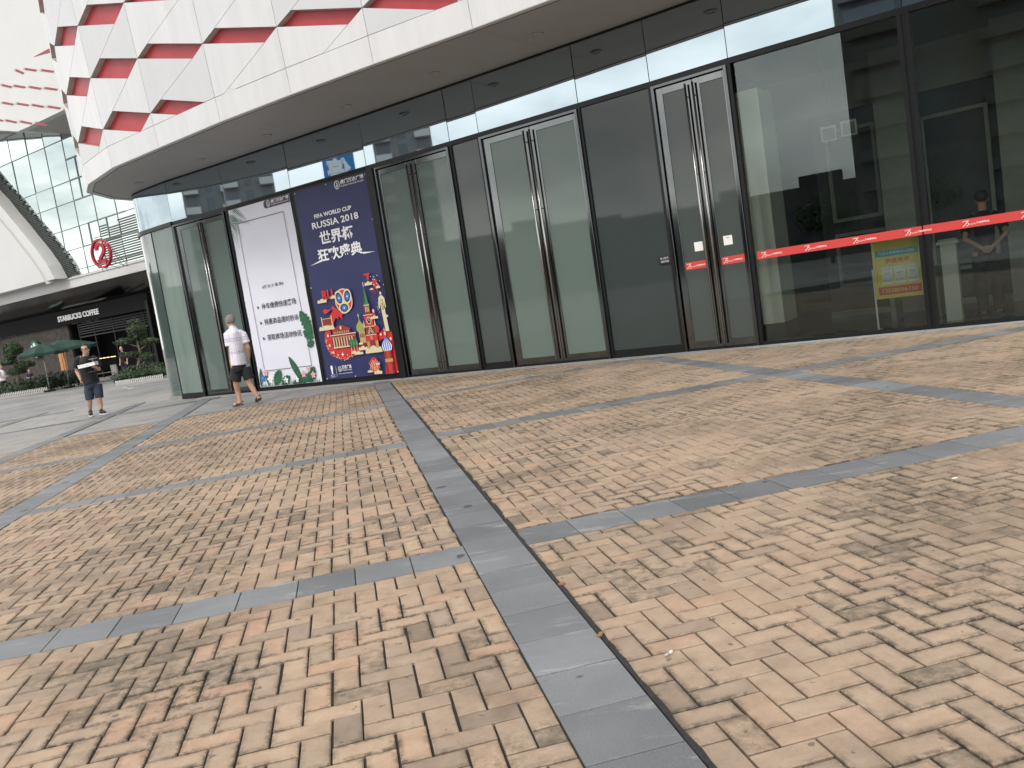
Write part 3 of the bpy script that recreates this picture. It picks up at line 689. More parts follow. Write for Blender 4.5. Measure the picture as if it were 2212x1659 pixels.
# yellow framed sign on a stand, just inside the window
mat('sign_yellow', (.60,.52,.10), .5); mat('sign_gold', (.55,.45,.12), .3, metal=.6); mat('sign_teal', (.03,.30,.40), .5); mat('sign_red', (.50,.05,.04), .5); mat('sign_grey', (.62,.66,.66), .5); mat('sign_redtext', (.55,.10,.06), .5)
eo = -.25
mb = MB(); fbox(mb, fE, 1.65, 2.23, .50, 1.27, eo-.02, eo); sg = mb.build('easel_sign', 'sign_yellow'); tag(sg, 'yellow framed rental sign with teal heading and red phone number behind the glass', 'sign')
mb = MB()
for (a, b, c, d) in ((1.62,1.66,.47,1.29),(2.22,2.26,.47,1.29),(1.66,2.22,.47,.51),(1.66,2.22,1.25,1.29)): fbox(mb, fE, a, b, c, d, eo-.03, eo+.015)
mb.build('sign_frame', 'sign_gold', sg)
mb = MB()
for s in (1.60, 2.27):
    mb = MB(); mb.tube([fE(s,.02,eo-.03), fE(s,.9,eo-.03)], .014, 8); fbox(mb, fE, s-.02, s+.02, .02, .035, eo-.25, eo+.15); mb.build('leg', 'sign_grey', sg)
mb = MB(); FE_ = lambda x, y, o: fE(x, y, eo+o)
fbox(mb, fE, 1.66, 2.22, 1.06, 1.145, eo, eo+.002, 0); fbox(mb, fE, 1.66, 2.22, .52, .635, eo, eo+.002, 1)
for s in (1.72, 1.885, 2.05): fbox(mb, fE, s, s+.145, .67, .91, eo, eo+.002, 2)
text_mb(mb, '万达公寓服务中心招租', FE_, 1.70, 1.08, .47, .045, 2, .003, bold=.01)
text_mb(mb, '笋盘推荐', FE_, 1.78, .955, .32, .07, 3, .003, bold=.02)
text_mb(mb, 'beautiful 万盛慕', FE_, 1.78, 1.17, .25, .04, 4, .003)
for s, a, p in ((1.72,'73㎡','2600元'),(1.885,'68㎡','2300元'),(2.05,'55㎡','2000元')):
    text_mb(mb, '万达公寓', FE_, s+.012, .868, .12, .026, 4, .0035); text_mb(mb, a, FE_, s+.035, .805, .075, .035, 3, .0035); text_mb(mb, '租'+p, FE_, s+.01, .70, .125, .034, 3, .0035, bold=.01)
text_mb(mb, '13528596150', FE_, 1.71, .55, .46, .055, 0+5, .003, bold=.015)
mb.build('print', ['sign_teal','sign_red','sign_grey','sign_redtext','clad_side','sign_yellow'], sg)
# ---------------------------------------------------------------- banners
mat('banner_white', (.72,.73,.82), .55, var=.02, vscale=2); mat('banner_navy', (.020,.025,.105), .5, var=.12, vscale=.9); mat('p_red', (.55,.025,.025), .5, var=.08, vscale=6); mat('p_dkred', (.22,.025,.02), .5)
mat('p_cream', (.66,.58,.38), .5); mat('p_green', (.03,.20,.07), .5); mat('p_dkgreen', (.02,.10,.05), .5, var=.5, vscale=9); mat('p_blue', (.03,.15,.50), .5); mat('p_white', (.88,.88,.90), .5); mat('p_olive', (.33,.33,.09), .5); mat('p_black', (.012,.012,.02), .5)
mat('p_plum', (.05,.035,.06), .5); mat('p_sage', (.13,.21,.13), .5); mat('p_pink', (.70,.40,.45), .5); mat('p_gold', (.45,.30,.12), .5)
PM = ['banner_white','banner_navy','p_red','p_dkred','p_cream','p_green','p_dkgreen','p_blue','p_white','p_olive','p_black','p_plum','p_sage','p_pink','p_gold','ink']
PI = {k.replace('p_','').replace('banner_','b'): i for i, k in enumerate(PM)}
class Art:
    def __init__(s, f, o0): s.mb = MB(); s.f = f; s.o = o0
    def up(s): s.o += .00022
    def P(s, pts, c): s.mb.face([s.f(x, y, s.o) for x, y in pts], PI[c]); s.up()
    def E(s, cx, cy, rx, ry, c, n=20, a0=0, a1=360, rot=0):
        pts = []
        for k in range(n+1 if a1-a0 < 360 else n):
            t = R(a0+(a1-a0)*k/n); x, y = rx*math.cos(t), ry*math.sin(t); cr_, sr = math.cos(R(rot)), math.sin(R(rot)); pts.append((cx+x*cr_-y*sr, cy+x*sr+y*cr_))
        s.P(pts, c)
    def L(s, pts, w, c):
        for (a, b), (e, d) in zip(pts, pts[1:]):
            dx, dy = e-a, d-b; l = math.hypot(dx, dy) or 1; nx, ny = -dy/l*w/2, dx/l*w/2
            s.mb.face([s.f(a+nx,b+ny,s.o), s.f(a-nx,b-ny,s.o), s.f(e-nx,d-ny,s.o), s.f(e+nx,d+ny,s.o)], PI[c])
        s.up()
    def R(s, x0, y0, x1, y1, c): s.P([(x0,y0),(x1,y0),(x1,y1),(x0,y1)], c)
    def T(s, t, x, y, w, h, c, bold=0): text_mb(s.mb, t, lambda a, b, o: s.f(a, b, s.o), x, y, w, h, PI[c], 0, bold); s.up()
    def cloud(s, x0, x1, y, h, c='cream'):
        w_ = x1-x0; s.P([(x0, y)]+[(x0+w_*(.5-.5*math.cos(math.pi*k/24)), y+h*(.45+.3*abs(math.sin(math.pi*3*k/24)))*(math.sin(math.pi*k/24))**.5+.0) for k in range(1,24)]+[(x1, y)], c)
    def dome(s, cx, y0, y1, w, c):
        H = y1-y0; L_ = [(.30,0),(.42,.10),(.5,.25),(.48,.40),(.36,.55),(.18,.68),(.07,.80),(.0,1)]
        s.P([(cx-a*w, y0+b*H) for a, b in L_]+[(cx+a*w, y0+b*H) for a, b in reversed(L_[:-1])], c)
def banner(i, s0, s1, z0, z1, mt, label):
    f, Ls = segframe(i); n1_, n2_ = 16, 30; mb = MB(); V = []
    def off(s, z):  # slack cloth: faint waves, none of it deeper than a centimetre
        e = min(s-s0, s1-s, z-z0, z1-z); return .042+.006*math.sin(s*5+z*2.3)*min(1, e/.2)+.004*math.sin(z*7+s*3)
    for a in range(n1_+1):
        for b in range(n2_+1):
            s = s0+(s1-s0)*a/n1_; z = z0+(z1-z0)*b/n2_; V.append(f(s, z, off(s, z)))
    F = [(a*(n2_+1)+b, (a+1)*(n2_+1)+b, (a+1)*(n2_+1)+b+1, a*(n2_+1)+b+1) for a in range(n1_) for b in range(n2_)]
    mb.add(V, F); o = mb.build('banner', mt, None, True); tag(o, label, 'banner', 'banners on the entrance')
    return o, f
def logo(A, cx, cy, r, c):
    A.E(cx, cy, r, r*1.15, c, 24); A.E(cx, cy, r*.82, r*.96, 'plum' if c == 'white' else 'bwhite', 24)
    A.P([(cx-r*.6, cy-r*.05), (cx-r*.35, cy-r*.5), (cx, cy-r*.68), (cx+r*.35, cy-r*.5), (cx+r*.6, cy-r*.05), (cx+r*.3, cy-r*.32), (cx, cy-r*.42), (cx-r*.3, cy-r*.32)], c)
    A.L([(cx-r*.12, cy-r*.3), (cx-r*.1, cy+r*.6), (cx+r*.15, cy+r*.45), (cx+r*.17, cy-r*.3)], r*.13, c)
# white banner
b1, f = banner(1, .105, 2.13, .09, 4.13, 'banner_white', 'tall white banner with three lines of Chinese text and painted leaves at its foot')
A = Art(f, .054)
A.L([(.35,3.80),(1.87,3.80),(1.90,.46),(.35,.46),(.35,3.80)], .012, 'ink')
A.R(1.36, 3.96, 2.125, 4.125, 'plum'); A.E(1.36, 4.04, .06, .083, 'plum')
logo(A, 1.45, 4.045, .06, 'white'); A.T('虎门万达广场', 1.54, 4.035, .56, .075, 'white', .02); A.T('HUMEN WANDA PLAZA', 1.54, 3.99, .56, .03, 'white')
A.T('#万 达 小 程 序#', .78, 2.285, .70, .075, 'ink', .01)
for z, t in ((1.83,'停车缴费快速离场'),(1.48,'特惠商品限时秒杀'),(1.13,'获取商场活动快讯')):
    A.P([(.51,z+.055),(.51,z-.0+.005),(.585,z+.03+.0)], 'ink') if False else A.P([(.50,z+.02),(.575,z+.06),(.50,z+.10)], 'ink'); A.T(t, .65, z, 1.12, .135, 'ink', .012)
def frond(x, y, ang, ln, c, n=15):
    ca, sa = math.cos(R(ang)), math.sin(R(ang)); bend = .35
    for k in range(n):
        t = k/n; px = x+ca*ln*t; py = y+sa*ln*t-bend*ln*t*t*.4
        for sg in (-1, 1):
            a2 = R(ang+sg*(55-25*t)-20*t); l2 = ln*.42*(1-t*.75)*(.6+.4*math.sin(math.pi*min(1,t+.2))); ex, ey = px+math.cos(a2)*l2, py+math.sin(a2)*l2
            nx, ny = -math.sin(a2)*l2*.05, math.cos(a2)*l2*.05; mx_, my_ = (px+ex)/2, (py+ey)/2
            q = [(px,py),(mx_+nx,my_+ny),(ex,ey),(mx_-nx,my_-ny)]; q = [(min(max(a,.108),2.12), min(b,4.12)) for a, b in q]; A.mb.face([A.f(a,b,A.o) for a,b in q], PI[c])
        A.up() if k % 6 == 0 else None
frond(.12, 4.08, -22, .70, 'sage'); frond(.12, 4.0, -55, .55, 'sage'); frond(.12, 3.92, -75, .60, 'sage', 12)
def bigleaf(x, y, ang, ln, wd, c, lobes=5):
    pts = []; n = 40
    for k in range(n+1):
        t = k/n; u = t*2 if t < .5 else 2-t*2; side = 1 if t < .5 else -1
        wv = math.sin(math.pi*min(1, u*1.0))**.7*wd*(1-.38*(math.sin(u*lobes*math.pi)**8)); a, b = u*ln, side*wv
        pts.append((x+a*math.cos(R(ang))-b*math.sin(R(ang)), y+a*math.sin(R(ang))+b*math.cos(R(ang))))
    pts = [(min(max(a,.11),2.125), max(b,.10)) for a, b in pts]
    c0 = (x+.5*ln*math.cos(R(ang)), y+.5*ln*math.sin(R(ang)))
    for p, q in zip(pts, pts[1:]): A.mb.face([A.f(p[0],p[1],A.o), A.f(q[0],q[1],A.o), A.f(c0[0],c0[1],A.o)], PI[c])
    A.up(); A.L([(x,y),(x+.9*ln*math.cos(R(ang)), y+.9*ln*math.sin(R(ang)))], .008, 'green')
bigleaf(2.12, 1.12, 118, .62, .16, 'dkgreen', 7); bigleaf(2.12, 1.05, 150, .34, .13, 'dkgreen', 4); bigleaf(2.11, .98, 200, .25, .09, 'dkgreen', 3)
bigleaf(.62, .12, 50, .42, .13, 'dkgreen', 6); bigleaf(.85, .11, 30, .36, .10, 'dkgreen', 5); bigleaf(1.55, .12, 118, .68, .09, 'dkgreen', 0); bigleaf(1.2, .11, 12, .75, .10, 'dkgreen', 6); bigleaf(1.75, .11, 55, .40, .13, 'dkgreen', 5); bigleaf(.16, .12, 80, .42, .05, 'dkgreen', 0); bigleaf(.42, .12, 98, .38, .045, 'dkgreen', 0)
for cx, cy, r, c in ((.26,.30,.085,'blue'),(.38,.42,.075,'pink'),(.50,.25,.085,'white'),(1.02,.20,.07,'white'),(1.62,.30,.075,'pink'),(1.80,.40,.065,'pink'),(1.92,.26,.07,'pink'),(1.38,.19,.06,'white')):
    for k in range(5): A.E(cx+r*.6*math.cos(R(72*k+18)), cy+r*.6*math.sin(R(72*k+18)), r*.55, r*.36, c, 10, rot=72*k+18)
    A.E(cx, cy, r*.22, r*.22, 'gold', 10)
for k in range(40): A.mb.face([A.f(x,y,A.o) for x,y in [(.15+k*.049,.10),(.18+k*.049,.10),(.165+k*.049+random.uniform(-.02,.02),.16+random.random()*.10)]], PI['dkgreen'])
A.mb.build('print', PM, b1)
# navy banner
b2, f = banner(2, .13, 2.225, .115, 4.115, 'banner_navy', 'tall navy blue football banner with white lettering above red towers and domes')
A = Art(f, .054)
logo(A, 1.40, 4.03, .075, 'white'); A.T('虎门万达广场', 1.50, 4.02, .65, .085, 'white', .02); A.T('HUMEN WANDA PLAZA', 1.50, 3.965, .64, .035, 'white')
A.T('FIFA WORLD CUP', .61, 3.485, 1.08, .085, 'white', .03); A.T('RUSSIA 2018', .50, 3.28, 1.34, .135, 'white', .018)
A.T('世界杯', .66, 2.92, .98, .28, 'white', .03); A.T('狂欢盛典', .52, 2.585, 1.27, .27, 'white', .03)
A.P([(.24,2.555),(.62,2.60),(.60,2.635)], 'white'); A.P([(1.76,2.62),(2.13,2.575),(1.80,2.575)], 'white')
# sweeping red ribbon
A.P([(.37,1.22),(.50,1.22),(.50,1.0),(.56,.88),(.72,.78),(.95,.74),(1.15,.76),(1.15,.62),(1.0,.55),(.85,.52),(.68,.52),(.50,.58),(.38,.68),(.30,.82),(.29,1.0)], 'red')
A.P([(1.15,.76),(1.35,.80),(1.5,.9),(1.5,.78),(1.3,.66),(1.15,.62)], 'red')
A.P([(1.72,.92),(1.86,1.0),(2.10,1.0),(2.222,.95),(2.222,.12),(1.86,.12),(1.97,.60),(2.02,.80),(1.95,.84),(1.85,.80),(1.74,.80)], 'red')
for k in range(70):
    t = k/70*math.pi*.75; x = .80-.50*math.cos(t)+random.gauss(0,.015); y = .98-.47*math.sin(t)+random.gauss(0,.02); r = random.choice((.006,.008,.012)); A.E(x, y, r, r, random.choice(('cream','pink','cream')), 8)
for x, y, r in ((.42,1.05,.03),(.42,.84,.03),(.50,.68,.028),(.62,.62,.02),(1.92,.93,.028),(2.17,.82,.03),(.36,.95,.014),(.9,.60,.012)): A.E(x, y, r, r*1.1, 'cream', 12)
def star(x, y, r, c='white'): A.P([(x+(r if k % 2 == 0 else r*.28)*math.cos(R(45*k)), y+(r if k % 2 == 0 else r*.28)*math.sin(R(45*k))) for k in range(8)], c)
star(.76,.62,.055); star(.33,1.33,.035); star(.33,1.80,.03); star(1.62,.98,.035)
# comet tail and ball
A.P([(.66,1.62),(.72,1.66),(.9,1.50),(1.0,1.46),(.93,1.43),(.94,1.34),(.84,1.42),(.80,1.36),(.74,1.40),(.66,1.30),(.64,1.20),(.56,1.20),(.52,1.36),(.58,1.46),(.70,1.55)], 'red')
A.P([(.40,1.58),(.46,1.62),(.55,1.59),(.67,1.60),(.54,1.53),(.46,1.51),(.41,1.53)], 'red')
A.E(1.055,1.72,.25,.255,'cream',28); A.E(1.055,1.72,.225,.23,'red',28)
for x, y, rx, ry, ro in ((.935,1.79,.085,.12,15),(1.175,1.80,.085,.12,-15),(1.04,1.575,.115,.085,0)): A.E(x,y,rx+.035,ry+.035,'cream',20,rot=ro); A.E(x,y,rx,ry,'black',20,rot=ro); A.E(x,y,rx*.72,ry*.72,'blue',16,rot=ro); star(x,y,.035)
A.P([(1.05,1.66),(1.08,1.72),(1.055,1.80),(1.03,1.72)], 'cream')
A.T('RU', .46, 1.80, .32, .20, 'red', .04); A.cloud(.29,.57,1.75,.12); A.cloud(.70,.86,1.80,.10)
# theatre
A.R(.32,1.22,.62,1.42,'gold'); A.L([(.32,1.22),(.32,1.46)], .02,'cream'); A.L([(.62,1.22),(.62,1.46)], .02,'cream'); A.cloud(.20,.66,1.17,.15); A.R(.34,1.27,.60,1.40,'dkred')
A.P([(.57,1.14),(.84,1.245),(1.10,1.14)], 'dkred'); A.R(.58,1.05,1.10,1.14,'dkred'); A.L([(.57,1.14),(.84,1.24),(1.10,1.14),(.57,1.14)], .012,'red')
A.R(.52,.78,1.24,1.05,'dkred'); A.L([(.50,1.04),(1.25,1.04)], .02,'cream'); A.L([(.53,.99),(1.22,.99)], .012,'gold')
for k in range(8): A.R(.56+k*.078,.79,.585+k*.078,.98,'cream')
for k in range(9): A.R(.62+k*.052,1.07,.635+k*.052,1.11,'cream')
A.E(.84,1.18,.03,.035,'cream',12); A.R(.54,.765,1.05,.79,'cream')
# green dome tower
A.R(1.34,.80,1.51,1.05,'gold'); A.dome(1.405,1.03,1.33,.235,'olive'); A.L([(1.40,1.32),(1.40,1.42)], .012,'cream'); A.L([(1.37,1.38),(1.43,1.38)], .01,'cream')
for x in (1.365,1.41,1.455): A.R(x,.92,x+.025,1.0,'dkred')
for x in (1.375,1.435): A.E(x+.01,.87,.028,.028,'cream',10); A.E(x+.01,.87,.016,.016,'dkred',10)
# big clock tower
A.P([(1.61,1.55),(1.745,1.55),(1.68,1.95)], 'green'); A.L([(1.68,1.93),(1.68,2.02)], .012,'p_white' if False else 'white'); A.P([(1.61,1.55),(1.655,1.55),(1.68,1.95)], 'dkgreen')
A.R(1.60,1.36,1.76,1.55,'dkred'); A.R(1.565,1.12,1.79,1.36,'red'); A.R(1.54,.95,1.82,1.12,'dkred'); A.R(1.52,.70,1.84,.95,'red'); A.R(1.62,.70,1.75,.85,'dkred')
for k in range(5): A.P([(1.60+k*.032,1.545),(1.616+k*.032,1.58),(1.632+k*.032,1.545)], 'cream')
for y in (1.36,1.12,.95): A.L([(1.54,y),(1.82,y)], .014,'cream')
for x in (1.63,1.67,1.71): A.R(x,1.42,x+.018,1.52,'cream')
A.E(1.68,1.24,.065,.075,'cream',18); A.E(1.68,1.24,.05,.06,'black',18); A.L([(1.68,1.24),(1.68,1.285)], .01,'cream'); A.L([(1.68,1.24),(1.71,1.24)], .01,'cream')
for x in (1.53,1.83): A.P([(x-.02,1.12),(x+.02,1.12),(x,1.27)], 'cream')
A.L([(1.60,.98),(1.68,1.10),(1.76,.98)], .014,'cream'); A.L([(1.63,.97),(1.68,1.04),(1.73,.97)], .01,'cream')
for k in range(3): A.L([(1.65,.86+k*.03),(1.71,.86+k*.03)], .01,'cream')
A.R(1.53,.66,1.60,.82,'gold'); A.R(1.77,.66,1.84,.82,'gold')
A.E(1.85,1.34,.04,.055,'red',12); A.E(1.845,1.42,.032,.04,'pink',12); A.cloud(1.74,1.95,1.26,.09)
A.P([(1.80,1.12),(1.88,1.13),(1.93,1.06),(1.90,.98),(1.82,.97)],'red')
# column with figure
A.P([(2.07,1.42),(2.165,1.42),(2.19,.98),(2.09,.98)], 'cream'); A.P([(2.075,1.40),(2.06,1.56),(2.03,1.44),(2.01,1.46),(2.04,1.66),(2.09,1.70),(2.15,1.70),(2.20,1.64),(2.205,1.46),(2.185,1.44),(2.165,1.57),(2.155,1.40)], 'cream'); A.E(2.115,1.745,.028,.036,'cream',12); A.P([(2.09,1.41),(2.15,1.41),(2.155,1.62),(2.085,1.62)], 'gold')
A.cloud(2.14,2.222,1.26,.07)
# trees and clouds
for x in (1.07,1.15,1.23): A.E(x,.83,.045,.085,'green',14); A.L([(x-.005,.66),(x,.84)], .012,'cream'); A.P([(x-.04,.80),(x,.90),(x,.74)],'dkgreen')
A.cloud(1.04,1.20,.61,.09); A.cloud(1.12,1.38,.58,.10); A.cloud(1.27,1.53,.66,.12); A.cloud(1.30,1.42,.78,.07); A.cloud(1.45,1.92,.58,.20)
# striped dome tower
A.R(1.95,.12,2.15,.60,'dkred'); A.R(2.0,.12,2.10,.60,'red'); A.dome(2.06,.58,.93,.27,'blue')
for k in (-2,-1,0,1,2): A.P([(2.06+k*.050-.011,.60),(2.06+k*.060-.012,.70),(2.06+k*.012,.84),(2.06+k*.060+.012,.70),(2.06+k*.050+.011,.60)], 'white')
A.E(2.06,.94,.025,.04,'cream',12); A.L([(2.06,.97),(2.06,1.06)], .01,'cream'); A.L([(2.03,1.02),(2.09,1.02)], .01,'cream'); A.R(1.95,.36,2.16,.43,'gold'); A.L([(1.95,.60),(2.15,.60)], .02,'cream')
# egg
A.E(1.64,.32,.13,.17,'red',22); 
for k in (-2,-1,0,1,2): A.L([(1.64+k*.05-.05,.32-.13+abs(k)*.03),(1.64+k*.05+.05,.32+.13-abs(k)*.03)], .008,'cream'); A.L([(1.64+k*.05+.05,.32-.13+abs(k)*.03),(1.64+k*.05-.05,.32+.13-abs(k)*.03)], .008,'cream')
A.cloud(1.42,1.56,.19,.07); A.cloud(1.60,1.82,.14,.12); A.cloud(1.68,1.80,.33,.05)
# satellite
A.P([(1.75,2.18),(1.93,2.18),(1.90,2.14),(1.87,2.04),(1.83,2.05),(1.82,2.14),(1.76,2.15)], 'red'); A.E(2.03,1.97,.065,.075,'red',18); A.L([(1.99,1.90),(1.92,1.78)], .01,'red'); A.L([(2.01,1.90),(1.98,1.74)], .01,'red'); A.L([(2.05,1.90),(2.06,1.76)], .01,'red'); A.cloud(1.74,1.95,1.94,.11); A.cloud(1.86,1.96,1.84,.05); A.cloud(2.03,2.15,1.85,.08)
for k in range(26): x = random.choice((random.uniform(1.93,2.15),random.uniform(1.98,2.2))); y = random.uniform(1.90,2.15) if k < 13 else random.uniform(1.32,1.60); A.E(x, y, .008, .010, 'white', 8)
# foot logos
A.E(.405,.37,.035,.05,'white',14); A.P([(.375,.33),(.435,.33),(.42,.27),(.43,.24),(.38,.24),(.39,.27)], 'white'); A.T('WORLD CUP', .345, .20, .13, .022, 'white'); A.T('RUSSIA 2018', .345, .165, .13, .02, 'white'); A.L([(.53,.17),(.53,.40)], .006,'white')
logo(A, .645, .325, .05, 'white'); A.T('万达广场', .71, .32, .28, .08, 'white', .02); A.T('WANDA PLAZA', .71, .28, .28, .028, 'white'); A.T('OFFICIAL PARTNER 官方合作伙伴', .60, .215, .40, .025, 'white')
A.mb.build('print', PM, b2)
for o, f_, pts in ((b1, segframe(1)[0], [(.14,4.10),(1.1,4.115),(2.10,4.10),(.12,.13),(1.0,.11),(2.1,.11),(.12,2.1),(2.11,2.2)]), (b2, segframe(2)[0], [(.16,4.09),(1.1,4.10),(2.20,4.08),(.15,.14),(1.0,.135),(2.2,.14),(.15,2.1),(2.205,1.9),(2.2,3.2)])):
    for s, z in pts: mb = MB(); mb.ell(f_(s, z, .055), (.012,.012,.012), 8, 5); mb.build('eyelet', 'p_white', o, True)
# ---------------------------------------------------------------- the far building, in the same plan direction
BT = Vector((.82,-.572,0)).normalized(); BN = Vector((-.572,-.82,0)).normalized(); B0 = Vector((-22.02,50,0))
def FW(s, z, o=0): return B0+BT*s+BN*o+Vector((0,0,z))
mat('cafe_dark', (.007,.007,.007), .5, spec=.2, coat=.1); mat('cafe_board', (.008,.009,.009), .8, spec=.15); mat('stone_cafe', (.060,.050,.047), .9, var=.5, vscale=3.2, bump=.6, bscale=5)  # cafe board and stone darkened so their colour carries the canopy's shade
mat('sail_white', (.58,.58,.575), .4, var=.03, vscale=.5); mat('sail_back', (.42,.41,.38), .5); mat('louvre_dark', (.05,.06,.058), .5); mat('mullion_grey', (.20,.24,.23), .5); mat('mirror_soffit', (.06,.057,.052), .07, metal=1, streak=(3,3,.3), var=.35, vscale=4, bump=.12, bscale=1.6)
mat('sign_white', (.85,.85,.85), .5); mat('logo_green', (.01,.10,.055), .5); mat('far_red', (.27,.035,.05), .5); mat('sign_number_red', (.42,.012,.03), .35, coat=.3); mat('parasol_green', (.004,.038,.026), .7, var=.15, vscale=2)  # parasol green deepened, with shade worked into the colour
mat('warm_glow', (.4,.2,.08), .6, emit=(1,.45,.15), es=.16); mat('bar_lamp', (.8,.6,.3), .6, emit=(1,.75,.35), es=1.3); mat('pole_grey', (.45,.47,.5), .35, metal=.6)
FAR = []
def far(mb, name, mats, label=None, smooth=False):
    o = mb.build(name, mats, None, smooth); FAR.append(o)
    if label: o['label'] = label
    return o
XS = [-26,-24,-22,-20,-18,-16,-14,-12,-10.05,-8.05,-6.05,-4.08,-2.10,-.10,1.93,3.9,5.9,7.9,9.9,11.9,13.9]; ZS = [6.33,6.67,7.88,9.1,10.57,11.74,14.08,15.6]
# curved foot of the white fascia: height of its lower edge over s
def fz(s): return 14.1+.27*max(0, -(s+.94))-.0045*max(0, -(s+.94))**2 if s < -.94 else 14.1
cw = MB(); 
for i in range(len(XS)-1):
    for j in range(len(ZS)-1):
        if ZS[j+1] > 15 and XS[i] > -4: continue
        t1, t2, t3 = random.gauss(0,.006), random.gauss(0,.006), random.gauss(0,.006)
        dark = False
        cw.add([FW(XS[i]+.02,ZS[j]+.02,t1), FW(XS[i+1]-.02,ZS[j]+.02,t2), FW(XS[i+1]-.02,ZS[j+1]-.02,t3), FW(XS[i]+.02,ZS[j+1]-.02,t1+t3-t2)], [(0,1,2,3)])
gw = far(cw, 'glass_wall', 'curtain_glass', 'pale mirrored curtain wall')
mb = MB()
for x in XS: fbox(mb, FW, x-.014, x+.014, 6.3, 15.6, -.05, .03)
for z in ZS: fbox(mb, FW, -26, 13.9, z-.016, z+.016, -.05, .035)
for (a, b, z) in ((-2.1,-.9,12.93),(-2.1,.0,7.88)): fbox(mb, FW, a, b, z-.035, z+.035, -.05, .05)
for (s, z0, z1) in ((-1.13,10.57,12.93),(-1.10,7.88,9.1),(.78,7.9,9.1)): fbox(mb, FW, s-.03, s+.03, z0, z1, -.05, .045)
for (a, b, z) in ((-2.1,-.9,11.74),(-2.1,.0,10.57),(-1.1,2.7,9.1)): fbox(mb, FW, a, b, z-.035, z+.035, -.05, .05)
subp(mb, 'mullion', 'mullion_grey', gw)
# horizontal louvre blinds glimpsed behind the lower right panes
mb = MB()
for k in range(20):
    z = 6.42+k*.135; zc = 9.0-.0
    x0 = .0 if z < 8.0 else (.85 if z < 8.5 else 1.95)
    x0 = -.95 if z < 6.9 else x0
    x1 = 3.8
    if z > 8.75: continue
    x0 += random.uniform(-.15,.15) if z > 7.9 else 0
    fbox(mb, FW, x0, x1, z, z+.075, .012, .03)
fbox(mb, FW, -.95, 0, 8.0, 8.05, .012, .03); fbox(mb, FW, -.85, -.2, 8.15, 8.18, .012, .03)
for k in range(5): fbox(mb, FW, -.05, .75, 8.1+k*.14, 8.17+k*.14, .012, .03)
subp(mb, 'louvre', 'louvre_dark', gw, 'dark slats across the lower panes')
# upper white fascia with slits
mb = MB(); S_ = [-26+k*1.0 for k in range(0, 40)]
for a, b in zip(S_, S_[1:]):
    za, zb = fz(a), fz(b)
    if b > 13.9: break
    mb.hexa([FW(a,za,2.6), FW(b,zb,2.6), FW(b,zb,3.0), FW(a,za,3.0), FW(a,26,2.6), FW(b,26,2.6), FW(b,26,3.0), FW(a,26,3.0)])
wf = far(mb, 'fascia', 'sail_white', 'curved white fascia with thin red slits')
mb = MB()
for a, b in zip(S_, S_[1:]):
    if b > 13.9: break
    mb.face([FW(a,fz(a)+.05,2.6), FW(b,fz(b)+.05,2.6), FW(b,fz(b)+.05 if b < -4 else fz(b)+.05,-.1), FW(a,fz(a)+.05,-.1)])
far(mb, 'soffit', 'soffit')
def slit(s, z, w_=1.3, h_=.062, dz=-.47):
    sl = MB(); sh = MB()
    # lies on the front of the fascia at offset 3.0
    sl.hexa([FWo(s,z), FWo(s+w_,z+dz), FWo(s+w_,z+dz,.012), FWo(s,z,.012), FWo(s+.18,z+h_+.02), FWo(s+w_+.2,z+dz+h_), FWo(s+w_+.2,z+dz+h_,.012), FWo(s+.18,z+h_+.02,.012)])
    sh.hexa([FWo(s,z,.0), FWo(s+.22,z-.07,.0), FWo(s+.22,z-.07,.016), FWo(s,z,.016), FWo(s+.18,z+h_+.02,0), FWo(s+.34,z+h_-.03,0), FWo(s+.34,z+h_-.03,.016), FWo(s+.18,z+h_+.02,.016)])
    far(sl, 'slit', 'far_red'); far(sh, 'slit_reveal', 'clad_side')
def FWo(s, z, o=0):      # the survey was taken at offset 0: bring it forward to the fascia plane along the sight line
    p = FW(s, z, 0); c = Vector((0,0,CAMH)); d = p-c; k = ((B0+BN*(3.0+o)-c).dot(BN))/d.dot(BN); return c+d*k
for (s, z, w_) in ((-5.66,19.0,.9),(-4.67,18.78,1.35),(-2.95,18.25,1.35),(-7.6,18.62,1.2),(-6.25,18.22,1.35),(-4.6,17.72,1.35),(-3.0,17.24,1.4),(-9.5,18.1,1.3),(-7.95,17.64,1.35),(-6.33,17.18,1.4),(-4.7,16.7,1.35),(-3.07,16.2,1.4),(-9.5,17.05,1.3),(-8.0,16.58,1.35),(-6.35,16.12,1.35),(-4.73,15.65,1.3),(-11,18.6,1.3),(-11.1,17.6,1.3),(-1.2,17.7,.5),(-1.3,16.7,.5),(-1.35,15.65,.3)): slit(s, z, w_)
mb = MB(); mb.prism([FWo(-3.2,19.12,.0), FWo(-1.09,18.84,.0), FWo(-1.07,19.1,.0)], BN*.02); far(mb, 'wedge', 'far_red', 'red wedge opening high on the far fascia')
# white sail wall, its edge sweeping down to the canopy
SE = [(-16,18.5),(-13,15.9),(-11.5,14.3),(-10.15,12.85),(-9.13,11.95),(-8.22,10.96),(-7.28,10.03),(-6.38,9.07),(-5.48,8.12),(-4.75,7.2),(-4.3,6.33)]
mb = MB(); P = SE+[(-26,6.33),(-26,18.5)]
mb.prism([FW(s,z,.9) for s,z in P], BN*-.8); far(mb, 'sail_wall', 'sail_white', 'white wall with a slanting swept edge'); fixn(FAR[-1])
mb = MB()
for (a, b), (c, d) in zip(SE, SE[1:]):
    wi = .95; mb.hexa([FW(a-wi*.1,b,.1), FW(c-wi*.1,d,.1), FW(c-wi,d-.25,.93), FW(a-wi,b-.25,.93), FW(a,b+.02,.1), FW(c,d+.02,.1), FW(c-wi*.9,d-.2,.96), FW(a-wi*.9,b-.2,.96)])
fixn(far(mb, 'sail_reveal', 'sail_back', 'grey reveal along the slanting edge'))
